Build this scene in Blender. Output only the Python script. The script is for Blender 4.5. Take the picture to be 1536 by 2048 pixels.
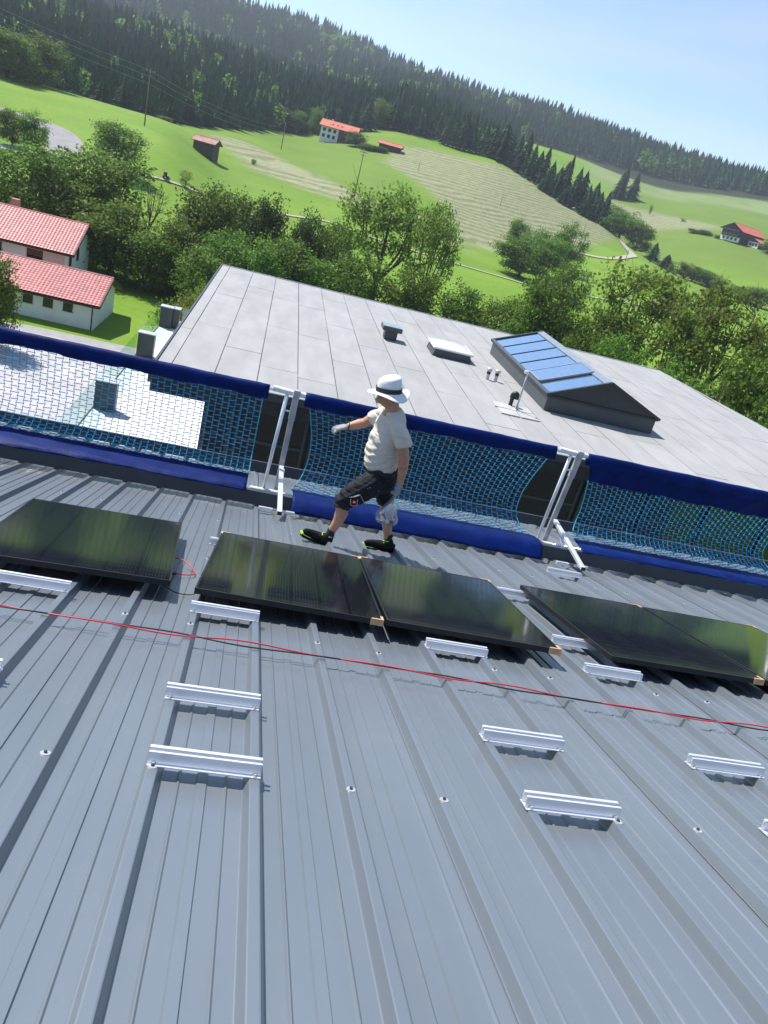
import bpy, bmesh, math, random
import numpy as np
from mathutils import Matrix, Vector, Euler
for _o in list(bpy.data.objects):
    bpy.data.objects.remove(_o)
SC = bpy.context.scene
COL = SC.collection
random.seed(7)
R = math.radians

# ------------------------------------------------------------------ camera (the eye is the origin; x runs along the eave, y away from it, z up)
YAW, PITCH, ROLL = 0.208273, 0.398788, 0.268579
_cy, _sy, _cp, _sp = math.cos(YAW), math.sin(YAW), math.cos(PITCH), math.sin(PITCH)
_F = Vector((_sy*_cp, _cy*_cp, -_sp)); _Rr = Vector((_cy, -_sy, 0)); _U = _Rr.cross(_F)
_c, _s = math.cos(ROLL), math.sin(ROLL)
_X = _c*_Rr + _s*_U; _Y = -_s*_Rr + _c*_U
cam_data = bpy.data.cameras.new('camera'); cam = bpy.data.objects.new('camera', cam_data); COL.objects.link(cam)
cam.matrix_world = Matrix(((_X.x, _Y.x, -_F.x, 0), (_X.y, _Y.y, -_F.y, 0), (_X.z, _Y.z, -_F.z, 0), (0, 0, 0, 1)))
cam_data.sensor_fit = 'VERTICAL'; cam_data.sensor_height = 36.0; cam_data.lens = 36.0*1540/2048
cam_data.clip_start = 0.05; cam_data.clip_end = 8000
SC.camera = cam
SC.render.resolution_x, SC.render.resolution_y = 768, 1024
SC.render.engine = 'CYCLES'

# ------------------------------------------------------------------ sky, sun, exposure
SUN_EL, SUN_AZ = R(56), R(-50)          # azimuth from +y, negative = to the left of the view
world = bpy.data.worlds.new('World'); SC.world = world; world.use_nodes = True
_nt = world.node_tree; _nt.nodes.clear()
_out = _nt.nodes.new('ShaderNodeOutputWorld'); _bg = _nt.nodes.new('ShaderNodeBackground'); _sky = _nt.nodes.new('ShaderNodeTexSky')
_sky.sky_type = 'NISHITA'; _sky.sun_disc = False; _sky.sun_elevation = SUN_EL; _sky.sun_rotation = SUN_AZ
_sky.altitude = 700; _sky.air_density = 1.0; _sky.dust_density = 0.4; _sky.ozone_density = 2.2
# thin high cirrus over the whole sky
_tc = _nt.nodes.new('ShaderNodeTexCoord'); _mp = _nt.nodes.new('ShaderNodeMapping'); _mp.inputs['Scale'].default_value = (1.0, 2.6, 5.0); _mp.inputs['Rotation'].default_value = (0.2, 0.1, 0.5)
_nz = _nt.nodes.new('ShaderNodeTexNoise'); _nz.inputs['Scale'].default_value = 1.7; _nz.inputs['Detail'].default_value = 7; _nz.inputs['Roughness'].default_value = 0.55; _nz.inputs['Distortion'].default_value = 0.6
_rp = _nt.nodes.new('ShaderNodeValToRGB'); _rp.color_ramp.elements[0].position = 0.46; _rp.color_ramp.elements[0].color = (0, 0, 0, 1); _rp.color_ramp.elements[1].position = 0.85; _rp.color_ramp.elements[1].color = (1, 1, 1, 1)
_ml = _nt.nodes.new('ShaderNodeMath'); _ml.operation = 'MULTIPLY'; _ml.inputs[1].default_value = 0.34
_mx = _nt.nodes.new('ShaderNodeMixRGB'); _mx.inputs[2].default_value = (5.2, 5.5, 6.0, 1)
_nt.links.new(_tc.outputs['Generated'], _mp.inputs['Vector']); _nt.links.new(_mp.outputs['Vector'], _nz.inputs['Vector'])
_nt.links.new(_nz.outputs['Fac'], _rp.inputs['Fac']); _nt.links.new(_rp.outputs['Color'], _ml.inputs[0]); _nt.links.new(_ml.outputs[0], _mx.inputs['Fac'])
_nt.links.new(_sky.outputs['Color'], _mx.inputs[1]); _nt.links.new(_mx.outputs['Color'], _bg.inputs['Color']); _nt.links.new(_bg.outputs['Background'], _out.inputs['Surface'])
_bg.inputs['Strength'].default_value = 0.115
_sd = bpy.data.lights.new('sun', 'SUN'); _sd.energy = 4.5; _sd.angle = R(0.53); _sd.color = (1.0, 0.955, 0.89)
sun = bpy.data.objects.new('sun', _sd); COL.objects.link(sun)
_sv = Vector((math.sin(SUN_AZ)*math.cos(SUN_EL), math.cos(SUN_AZ)*math.cos(SUN_EL), math.sin(SUN_EL)))
sun.rotation_euler = _sv.to_track_quat('Z', 'Y').to_euler(); sun.location = (0, 0, 60)
SC.view_settings.view_transform = 'Standard'; SC.view_settings.look = 'None'; SC.view_settings.gamma = 1.0
SC.view_settings.exposure = 0.70; SC.view_settings.use_curve_mapping = False
SC.cycles.max_bounces = 5; SC.cycles.transparent_max_bounces = 10; SC.cycles.volume_bounces = 0
# ------------------------------------------------------------------ helpers
MATS = {}
def mat(name, col, rough=0.6, metal=0.0, var=0.12, scale=6.0, bump=0.0, bscale=60.0, spec=0.5, coords='Object', col2=None, detail=4.0, stretch=None, rvar=0.0, coat=0.0, trans=0.0, objvar=0.0, dust=0.0):
    """Principled material: base colour varied by noise towards col2 (or a darker/lighter self), optional fine bump."""
    if name in MATS: return MATS[name]
    m = bpy.data.materials.new(name); m.use_nodes = True; nt = m.node_tree; b = nt.nodes['Principled BSDF']
    b.inputs['Roughness'].default_value = rough; b.inputs['Metallic'].default_value = metal; b.inputs['Specular IOR Level'].default_value = spec
    b.inputs['Coat Weight'].default_value = coat; b.inputs['Transmission Weight'].default_value = trans
    tc = nt.nodes.new('ShaderNodeTexCoord'); src = tc.outputs[coords] if coords != 'World' else None
    if coords == 'World':
        g = nt.nodes.new('ShaderNodeNewGeometry'); src = g.outputs['Position']
    if stretch:
        mp = nt.nodes.new('ShaderNodeMapping'); mp.inputs['Scale'].default_value = stretch; nt.links.new(src, mp.inputs['Vector']); src = mp.outputs['Vector']
    n = nt.nodes.new('ShaderNodeTexNoise'); n.inputs['Scale'].default_value = scale; n.inputs['Detail'].default_value = detail; nt.links.new(src, n.inputs['Vector'])
    rp = nt.nodes.new('ShaderNodeValToRGB'); e = rp.color_ramp.elements
    c1 = tuple(max(0, c*(1-var)) for c in col); c2 = tuple(min(1, c*(1+var)) for c in col) if col2 is None else col2
    e[0].position = 0.32; e[0].color = (*c1, 1); e[1].position = 0.68; e[1].color = (*c2, 1)
    nt.links.new(n.outputs['Fac'], rp.inputs['Fac']); nt.links.new(rp.outputs['Color'], b.inputs['Base Color'])
    if objvar:      # each piece a little lighter or darker than the next
        oi = nt.nodes.new('ShaderNodeObjectInfo'); mo = nt.nodes.new('ShaderNodeMapRange'); mo.inputs['To Min'].default_value = 1-objvar; mo.inputs['To Max'].default_value = 1+objvar
        hs = nt.nodes.new('ShaderNodeHueSaturation'); nt.links.new(oi.outputs['Random'], mo.inputs['Value']); nt.links.new(mo.outputs['Result'], hs.inputs['Value']); nt.links.new(rp.outputs['Color'], hs.inputs['Color']); nt.links.new(hs.outputs['Color'], b.inputs['Base Color'])
    if dust:        # pale dusty smears and scuffs
        gd = nt.nodes.new('ShaderNodeNewGeometry'); nd = nt.nodes.new('ShaderNodeTexNoise'); nd.inputs['Scale'].default_value = 3.7; nd.inputs['Detail'].default_value = 8; nd.inputs['Roughness'].default_value = 0.7; nd.inputs['Distortion'].default_value = 0.8; nt.links.new(gd.outputs['Position'], nd.inputs['Vector'])
        rd = nt.nodes.new('ShaderNodeValToRGB'); rd.color_ramp.elements[0].position = 0.52; rd.color_ramp.elements[0].color = (0, 0, 0, 1); rd.color_ramp.elements[1].position = 0.80; rd.color_ramp.elements[1].color = (dust, dust, dust, 1); nt.links.new(nd.outputs['Fac'], rd.inputs['Fac'])
        md = nt.nodes.new('ShaderNodeMixRGB'); md.inputs[2].default_value = (0.44, 0.43, 0.41, 1); nt.links.new(rd.outputs['Color'], md.inputs['Fac']); nt.links.new(rp.outputs['Color'], md.inputs[1]); nt.links.new(md.outputs['Color'], b.inputs['Base Color'])
    if rvar:
        mr = nt.nodes.new('ShaderNodeMapRange'); mr.inputs['To Min'].default_value = max(0.02, rough-rvar); mr.inputs['To Max'].default_value = min(1, rough+rvar)
        nt.links.new(n.outputs['Fac'], mr.inputs['Value']); nt.links.new(mr.outputs['Result'], b.inputs['Roughness'])
    if bump:
        n2 = nt.nodes.new('ShaderNodeTexNoise'); n2.inputs['Scale'].default_value = bscale; n2.inputs['Detail'].default_value = 3; nt.links.new(src, n2.inputs['Vector'])
        bp = nt.nodes.new('ShaderNodeBump'); bp.inputs['Strength'].default_value = bump; bp.inputs['Distance'].default_value = 0.01
        nt.links.new(n2.outputs['Fac'], bp.inputs['Height']); nt.links.new(bp.outputs['Normal'], b.inputs['Normal'])
    MATS[name] = m; return m
def tag(o, label=None, cat=None, group=None, kind=None):
    if label: o['label'] = label
    if cat: o['category'] = cat
    if group: o['group'] = group
    if kind: o['kind'] = kind
    return o
def empty(name, loc=(0, 0, 0), rot=(0, 0, 0)):
    o = bpy.data.objects.new(name, None); COL.objects.link(o); o.location = loc; o.rotation_euler = rot; o.empty_display_size = 0.1; return o
def link_mesh(name, me, parent=None):
    o = bpy.data.objects.new(name, me); COL.objects.link(o)
    if parent is not None: o.parent = parent
    return o
class MB:
    """collects vertices and faces, builds ONE mesh object"""
    def __init__(self): self.v = []; self.f = []; self.mi = []
    def add(self, vs, fs, mi=0):
        k = len(self.v); self.v += [tuple(p) for p in vs]; self.f += [tuple(i+k for i in f) for f in fs]; self.mi += [mi]*len(fs); return self
    def box(self, c, s, rot=None, mi=0):
        hx, hy, hz = s[0]/2, s[1]/2, s[2]/2
        vs = [Vector((x, y, z)) for z in (-hz, hz) for y in (-hy, hy) for x in (-hx, hx)]
        if rot is not None: vs = [rot @ p for p in vs]
        c = Vector(c); vs = [p+c for p in vs]
        return self.add(vs, [(0, 2, 3, 1), (4, 5, 7, 6), (0, 1, 5, 4), (2, 6, 7, 3), (0, 4, 6, 2), (1, 3, 7, 5)], mi)
    def bx(self, x0, x1, y0, y1, z0, z1, mi=0): return self.box(((x0+x1)/2, (y0+y1)/2, (z0+z1)/2), (x1-x0, y1-y0, z1-z0), None, mi)
    def tube(self, pts, rad, n=8, cap=True, mi=0, flat=None):
        pts = [Vector(p) for p in pts]; rads = (list(rad) if len(rad) == len(pts) else list(np.interp(np.linspace(0, 1, len(pts)), np.linspace(0, 1, len(rad)), rad))) if isinstance(rad, (list, tuple)) else [rad]*len(pts)
        rings = []; up = None
        for i, p in enumerate(pts):
            d = (pts[min(i+1, len(pts)-1)]-pts[max(i-1, 0)]).normalized()
            if up is None:
                up = Vector((0, 0, 1)) if abs(d.z) < 0.9 else Vector((0, 1, 0))
            a = d.cross(up).normalized(); b2 = a.cross(d).normalized(); up = b2
            rr = rads[i]; rx, ry = (rr, rr) if not isinstance(rr, tuple) else rr
            rings.append([p + a*(math.cos(2*math.pi*(k+.5)/n)*rx) + b2*(math.sin(2*math.pi*(k+.5)/n)*ry) for k in range(n)])
        vs = [q for r_ in rings for q in r_]; fs = []
        for i in range(len(rings)-1):
            for k in range(n):
                fs.append((i*n+k, i*n+(k+1) % n, (i+1)*n+(k+1) % n, (i+1)*n+k))
        if cap: fs.append(tuple(reversed(range(n)))); fs.append(tuple((len(rings)-1)*n+k for k in range(n)))
        return self.add(vs, fs, mi)
    def prism(self, poly, a0, a1, axis='x', mi=0):
        """extrude a 2-D polygon along an axis: axis x -> poly is (y, z); y -> (x, z); z -> (x, y)"""
        n = len(poly); vs = []
        for a in (a0, a1):
            for p, q in poly:
                vs.append((a, p, q) if axis == 'x' else (p, a, q) if axis == 'y' else (p, q, a))
        fs = [tuple(range(n)), tuple(reversed(range(n, 2*n)))] + [(i, n+i, n+(i+1) % n, (i+1) % n) for i in range(n)]
        return self.add(vs, fs, mi)
    def mesh(self, name, mats, smooth=False, bevel=0.0, fix=True):
        me = bpy.data.meshes.new(name); me.from_pydata([tuple(p) for p in self.v], [], self.f)
        for m in (mats if isinstance(mats, (list, tuple)) else [mats]): me.materials.append(m)
        if any(self.mi): me.polygons.foreach_set('material_index', self.mi)
        if fix or bevel:
            bm = bmesh.new(); bm.from_mesh(me)
            if bevel:
                ed = [e for e in bm.edges if len(e.link_faces) == 2 and e.calc_face_angle(0) > 0.6]
                bmesh.ops.bevel(bm, geom=ed, offset=bevel, segments=1, affect='EDGES', clamp_overlap=True)
            bmesh.ops.recalc_face_normals(bm, faces=bm.faces); bm.to_mesh(me); bm.free()
        if smooth: me.polygons.foreach_set('use_smooth', [True]*len(me.polygons))
        me.update(); return me
    def build(self, name, mats, parent=None, smooth=False, bevel=0.0, fix=True):
        return link_mesh(name, self.mesh(name, mats, smooth, bevel, fix), parent)
def copy_tree(o, parent=None):
    c = o.copy(); COL.objects.link(c); c.parent = parent
    for ch in KIDS.get(o.name, []) or [x for x in bpy.data.objects if x.parent == o]: copy_tree(ch, c)
    return c
KIDS = {}
def np_mesh(name, V, Fq, mats, smooth=False, mi=None):
    """mesh from numpy arrays, all faces with the same corner count"""
    me = bpy.data.meshes.new(name); nv, nf, k = len(V), len(Fq), Fq.shape[1]
    me.vertices.add(nv); me.vertices.foreach_set('co', np.ascontiguousarray(V, dtype=np.float32).ravel())
    me.loops.add(nf*k); me.loops.foreach_set('vertex_index', np.ascontiguousarray(Fq, dtype=np.int32).ravel())
    me.polygons.add(nf); me.polygons.foreach_set('loop_start', np.arange(0, nf*k, k, dtype=np.int32))
    for m in (mats if isinstance(mats, (list, tuple)) else [mats]): me.materials.append(m)
    if mi is not None: me.polygons.foreach_set('material_index', np.asarray(mi, dtype=np.int32))
    me.polygons.foreach_set('use_smooth', np.full(nf, bool(smooth)))
    me.update(calc_edges=True); return me
ORD = ['first', 'second', 'third', 'fourth', 'fifth', 'sixth', 'seventh', 'eighth', 'ninth', 'tenth', 'eleventh', 'twelfth', 'thirteenth', 'fourteenth', 'fifteenth', 'sixteenth', 'seventeenth', 'eighteenth', 'nineteenth', 'twentieth', 'twenty-first', 'twenty-second', 'twenty-third', 'twenty-fourth', 'twenty-fifth', 'twenty-sixth', 'twenty-seventh', 'twenty-eighth', 'twenty-ninth', 'thirtieth', 'thirty-first', 'thirty-second', 'thirty-third', 'thirty-fourth', 'thirty-fifth', 'thirty-sixth', 'thirty-seventh', 'thirty-eighth', 'thirty-ninth', 'fortieth']
# ------------------------------------------------------------------ terrain heights (metres relative to the eye)
STATIONS = {
 -60: [(60,-18),(130,-17),(200,-8),(300,4),(500,25),(700,42),(1000,70),(1300,110),(1700,100)],
 -25: [(60,-18),(120,-17),(160,-12),(200,-5),(250,0),(320,7),(500,25),(700,42),(900,58),(1250,122),(1700,105)],
 -18: [(60,-18),(110,-17),(150,-13),(170,-11),(210,-5),(260,-0.2),(290,-1),(340,3),(500,22),(700,42),(850,50),(1250,144),(1700,110)],
 -12: [(60,-18),(115,-17),(150,-12),(170,-10),(200,-6),(240,-1.6),(262,-0.4),(300,-2.5),(350,1),(500,22),(700,42),(850,50),(1250,150),(1700,110)],
 -8.5:[(60,-18),(115,-17.5),(150,-13),(175,-9),(200,-4.6),(240,-2),(265,-0.8),(300,-2.4),(350,1),(500,22),(700,42),(850,52),(1250,153),(1700,120)],
 -5:  [(60,-18),(120,-17.5),(170,-12.5),(200,-10.5),(250,-7),(330,0.5),(400,6),(500,22),(700,42),(850,52),(1250,153),(1700,120)],
 0:   [(60,-18),(125,-17),(185,-12.8),(230,-9),(300,-2.5),(380,5),(500,22),(700,42),(850,52),(1250,156),(1700,115)],
 3:   [(60,-18),(125,-17),(190,-13),(231,-7.2),(300,-1),(370,8.7),(430,16),(500,25),(700,45),(850,58),(1220,146),(1700,110)],
 6:   [(60,-18),(125,-17),(185,-13.5),(220,-9),(260,-5),(370,10.5),(420,21),(500,32),(700,50),(850,62),(1200,132),(1700,105)],
 9:   [(60,-18),(125,-17),(180,-14),(220,-10),(280,-3),(440,23),(500,32),(700,48),(850,66),(1180,122),(1700,100)],
 13:  [(60,-18),(125,-17),(170,-14.5),(230,-12),(260,-9),(330,3),(430,23.5),(470,22),(560,20),(700,40),(850,66),(1150,116),(1700,98)],
 16:  [(60,-18),(125,-17),(170,-14.7),(230,-12.5),(260,-11),(330,-1),(400,14.5),(430,14),(500,8),(600,26),(750,53),(1100,112),(1700,95)],
 18:  [(60,-18),(125,-17),(190,-14.5),(300,-8.5),(395,10),(420,9),(480,2),(600,24),(750,53),(1100,110),(1700,92)],
 21:  [(60,-18),(125,-17),(190,-14),(330,-7.5),(390,5.5),(415,5),(460,-3),(560,20),(750,51),(1050,103),(1700,90)],
 24:  [(60,-18),(125,-17),(200,-14),(300,-8),(345,-3.4),(370,-3.6),(430,-5),(500,10),(750,49),(1020,98),(1700,86)],
 27:  [(60,-18),(125,-17),(200,-14.5),(270,-9),(330,-6.5),(370,-9),(430,1),(480,12),(740,50),(1000,95),(1700,84)],
 30:  [(60,-18),(125,-17),(200,-15),(240,-11.5),(290,-8.5),(330,-10.5),(400,-1),(480,14),(740,52),(1000,93),(1700,82)],
 36:  [(60,-18),(125,-17),(200,-15),(240,-12),(290,-9),(330,-11),(400,-2),(480,14),(740,52),(1000,92),(1700,80)],
 80:  [(60,-18),(125,-17),(200,-15),(300,-10),(480,10),(740,40),(1000,80),(1700,70)],
}
T_AZ = np.concatenate([np.arange(-180, -60, 6.0), np.arange(-60, -24, 1.5), np.arange(-24, 38, 0.25), np.arange(38, 80, 1.5), np.arange(80, 180.1, 6.0)])
T_R = np.concatenate([np.arange(0, 60, 12.0), np.geomspace(60, 1700, 260)])
def _table():
    ks = sorted(STATIONS)
    prof = np.array([np.interp(T_R, [a for a, b in STATIONS[k]], [b for a, b in STATIONS[k]]) for k in ks])
    tab = np.empty((len(T_AZ), len(T_R)))
    for j in range(len(T_R)):
        tab[:, j] = np.interp(T_AZ, ks, prof[:, j])
    ker = np.exp(-0.5*(np.arange(-9, 10)/3.2)**2); ker /= ker.sum()
    for i in range(len(T_AZ)):
        row = np.concatenate([np.full(9, tab[i, 0]), tab[i], np.full(9, tab[i, -1])])
        tab[i] = np.convolve(row, ker, 'valid')
    ker = np.exp(-0.5*(np.arange(-9, 10)/3.0)**2); ker /= ker.sum()
    for j in range(len(T_R)):
        col = np.concatenate([np.full(9, tab[0, j]), tab[:, j], np.full(9, tab[-1, j])])
        tab[:, j] = np.convolve(col, ker, 'valid')
    # low undulation, growing with distance
    aa, rr = np.meshgrid(np.radians(T_AZ), T_R, indexing='ij')
    xx, yy = rr*np.sin(aa), rr*np.cos(aa)
    amp = np.clip((rr-140)/500, 0, 1)
    tab += amp*(1.1*np.sin(xx/31+1.3)*np.cos(yy/37) + 0.5*np.sin(xx/13+yy/17))
    far = np.clip((rr-450)/400, 0, 1)
    tab += far*(7*np.sin(xx/96+0.6)*np.sin(yy/120+1.0) + 4*np.sin(xx/51+yy/63))
    return tab
T_Z = _table()
def ground(x, y):
    r = np.hypot(x, y); a = np.degrees(np.arctan2(x, y))
    i = np.clip(np.searchsorted(T_AZ, a)-1, 0, len(T_AZ)-2); j = np.clip(np.searchsorted(T_R, r)-1, 0, len(T_R)-2)
    u = np.clip((a-T_AZ[i])/(T_AZ[i+1]-T_AZ[i]), 0, 1); v = np.clip((r-T_R[j])/(T_R[j+1]-T_R[j]), 0, 1)
    return (T_Z[i, j]*(1-u)+T_Z[i+1, j]*u)*(1-v) + (T_Z[i, j+1]*(1-u)+T_Z[i+1, j+1]*u)*v
# ------------------------------------------------------------------ the metal roof under the camera
SL, HR = 0.269631, 1.365               # roof pitch, eye height square to the roof pan
tS, nS = Vector((0, math.cos(SL), -math.sin(SL))), Vector((0, math.sin(SL), math.cos(SL)))
ROOF_ROT = Matrix.Rotation(-SL, 4, 'X')
def RP(X, s, h=0.0): return Vector((X, 0, 0)) + tS*s + nS*(h-HR)
def on_roof(o, X, s, h=0.0, rz=0.0):
    o.matrix_world = Matrix.Translation(RP(X, s, h)) @ ROOF_ROT @ Matrix.Rotation(rz, 4, 'Z'); return o
RIB0, PITCHR, RH = -0.10, 0.34, 0.042
S0, S1 = -3.0, 11.6
m_steel = mat('coated_steel', (0.190, 0.218, 0.248), rough=0.35, metal=0.40, dust=0.07, var=0.06, scale=2.2, bump=0.015, bscale=9, rvar=0.05, stretch=(1, 0.25, 1))
m_steel_dark = mat('dark_coated_steel', (0.030, 0.038, 0.048), rough=0.45, var=0.12, scale=3)
m_seal = mat('black_sealant', (0.012, 0.013, 0.015), rough=0.7)
m_zinc = mat('zinc_washer', (0.62, 0.62, 0.60), rough=0.4, metal=0.6, var=0.15, scale=40)
m_alu = mat('bare_aluminium', (0.82, 0.84, 0.88), rough=0.34, metal=0.55, var=0.05, scale=14, stretch=(0.2, 6, 6), rvar=0.06)
m_alu_dull = mat('weathered_aluminium', (0.42, 0.43, 0.45), rough=0.5, metal=0.5, var=0.18, scale=9, bump=0.05, bscale=40)
m_black = mat('black_plastic', (0.012, 0.012, 0.014), rough=0.45)
def rib_x(k): return RIB0 + PITCHR*k
def sheet_profile():
    """(x, z, new-facet) outline of one three-rib sheet, from the left foot of its first rib"""
    p = []
    def rib(x):  p.extend([(x-.0375, 0), (x-.0340, .0012), (x-.0325, .004), (x-.0188, RH-.0045), (x-.0172, RH-.0012), (x-.0135, RH), (x+.0135, RH), (x+.0172, RH-.0012), (x+.0188, RH-.0045), (x+.0325, .004), (x+.0340, .0012), (x+.0375, 0)])
    def pan(x):  # three stiffeners between two ribs
        for a in (-.078, .078): p.extend([(x+a-.005, 0), (x+a-.002, .0022), (x+a+.002, .0022), (x+a+.005, 0)])
    def mid(x): p.extend([(x-.022, 0), (x-.017, .0068), (x+.014, .0068), (x+.0165, 0)])
    for k in range(3):
        x = k*PITCHR; rib(x); c = x+PITCHR/2
        p.extend([(c-.086, 0), (c-.081, .005), (c-.077, .005), (c-.072, 0)]); mid(c); p.extend([(c+.072, 0), (c+.077, .005), (c+.081, .005), (c+.086, 0)])
    p.append((3*PITCHR-.036, 0.0)); p[0] = (-.0375, .0035); p[1] = (-.0350, .0035)
    return p
hall = on_roof(empty('metal_roof'), 0, 0)
tag(hall, 'anthracite ribbed metal roof filling the foreground, solar panels laid on it', 'roof')
_pr = sheet_profile(); _b = MB()
_ys = np.linspace(S0, S1, 9)
_vs = [(x, y, z) for y in _ys for x, z in _pr]; _n = len(_pr)
_fs = [(j*_n+i, j*_n+i+1, (j+1)*_n+i+1, (j+1)*_n+i) for j in range(len(_ys)-1) for i in range(_n-1)]
_b.add(_vs, _fs); me_sheet = _b.mesh('roof_sheet', m_steel, fix=False)
for j in range(-8, 14):
    o = link_mesh('roof_sheet', me_sheet, hall); o.location = (rib_x(3*j), 0, 0)
MB().bx(-9, 15, S0, S1-.05, -.16, -.012).build('insulation_core', mat('core_grey', (0.2, 0.2, 0.2)), hall)
# fastening screws with washers on the rib crowns
_w = MB(); _w.tube([(0, 0, 0), (0, 0, .003)], [.0175, .0165], n=14); _w.tube([(0, 0, .003), (0, 0, .010)], .006, n=6, mi=1)
me_screw = _w.mesh('screw', [m_zinc, m_steel_dark])
for k in range(-16, 34):
    if k % 3 == 1: continue
    for r_ in range(0, 6):
        s = 2.47 + 1.515*(r_-0)
        if abs(k) > 12 and r_ < 2: continue
        o = link_mesh('screw', me_screw, hall); o.location = (rib_x(k)+random.uniform(-.004, .004), s+random.uniform(-.012, .012), RH)
# eave gutter and the wall below
MB().prism([(S1-.04, -.03), (S1-.04, -.17), (S1+.14, -.17), (S1+.14, -.01), (S1+.132, -.01), (S1+.132, -.16), (S1-.03, -.16), (S1-.03, -.03)], -9, 15, 'x').build('gutter', m_steel_dark, hall)
_w = MB(); _p0 = RP(0, S1-.5, -.16)
_w.bx(-9, 15, _p0.y-.3, _p0.y, -18.0, _p0.z-.02)
_wall = _w.build('hall_wall', mat('grey_cladding', (0.22, 0.23, 0.24), rough=0.6), None); tag(_wall, 'grey cladding wall below the eave of the metal roof', 'wall')

# snow guards: a folded plate carried on a clamp at every rib
def snow_guard(s, label):
    t = on_roof(empty('snow_guard'), 0, s); tag(t, label, 'snow guard', 'snow guards across the metal roof')
    MB().prism([(-.004, RH+.012), (0, RH+.012), (0, .195), (.05, .20), (.05, .204), (-.004, .199)], -9, 15, 'x').build('guard_plate', m_steel_dark, t)
    me = MB().prism([(.001, RH), (.055, RH), (.055, RH+.05), (.001, .15)], -.004, .004, 'x').bx(-.024, .024, -.01, .06, RH+.0005, RH+.011).mesh('clamp', m_steel_dark)
    for k in range(-20, 40):
        o = link_mesh('clamp', me, t); o.location = (rib_x(k), 0, 0)
snow_guard(8.2, 'dark folded snow guard running under the blue net skirts')
snow_guard(11.25, 'dark snow guard at the eave, beyond the catch nets')

# ------------------------------------------------------------------ mounting rails
_r = MB(); _L = .19
_r.prism([(-.036, 0), (-.036, .003), (-.0205, .003), (-.0205, .044), (-.0085, .044), (-.0085, .041), (-.0175, .041), (-.0175, .003), (.0175, .003), (.0175, .041), (.0085, .041), (.0085, .047), (.0205, .050), (.0205, .003), (.036, .003), (.036, 0)], -_L, _L, 'x')
me_rail = _r.mesh('profile', m_alu)
me_rs = MB().tube([(0, 0, 0), (0, 0, .002)], .009, n=10).tube([(0, 0, .002), (0, 0, .009)], .0055, n=6).mesh('rail_screw', m_zinc)
def rail(k, s, label, dx=0.0, rz=0.0):
    t = on_roof(empty('mounting_rail'), rib_x(k)+PITCHR/2+dx, s, RH+.001, rz); tag(t, label, 'rail', 'short aluminium mounting rails on the roof ribs')
    link_mesh('profile', me_rail, t)
    for x in (-.17, .17):
        for y in (-.028, .028):
            o = link_mesh('rail_screw', me_rs, t); o.location = (x, y, .003)
_rows = [(6.0, 'upper, under the panel'), (4.77, 'lower, under the panel'), (4.23, 'just below the panel edge'), (3.05, 'second below the panel'), (2.50, 'nearest to the viewer')]
_cols = {-3: 'left edge column', 0: 'column with the ladder of three rails', 4: 'middle column', 7: 'right-hand column'}
for k, cn in _cols.items():
    for s, rn in _rows:
        if k == -3 and s < 2.6: continue
        rail(k, s, f'short silver mounting rail, {rn}, {cn}', random.uniform(-.006, .006), R(random.uniform(-.6, .6)))
rail(10, 7.42, 'short silver rail under the foot of the right net post', 0, R(-1))

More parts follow.
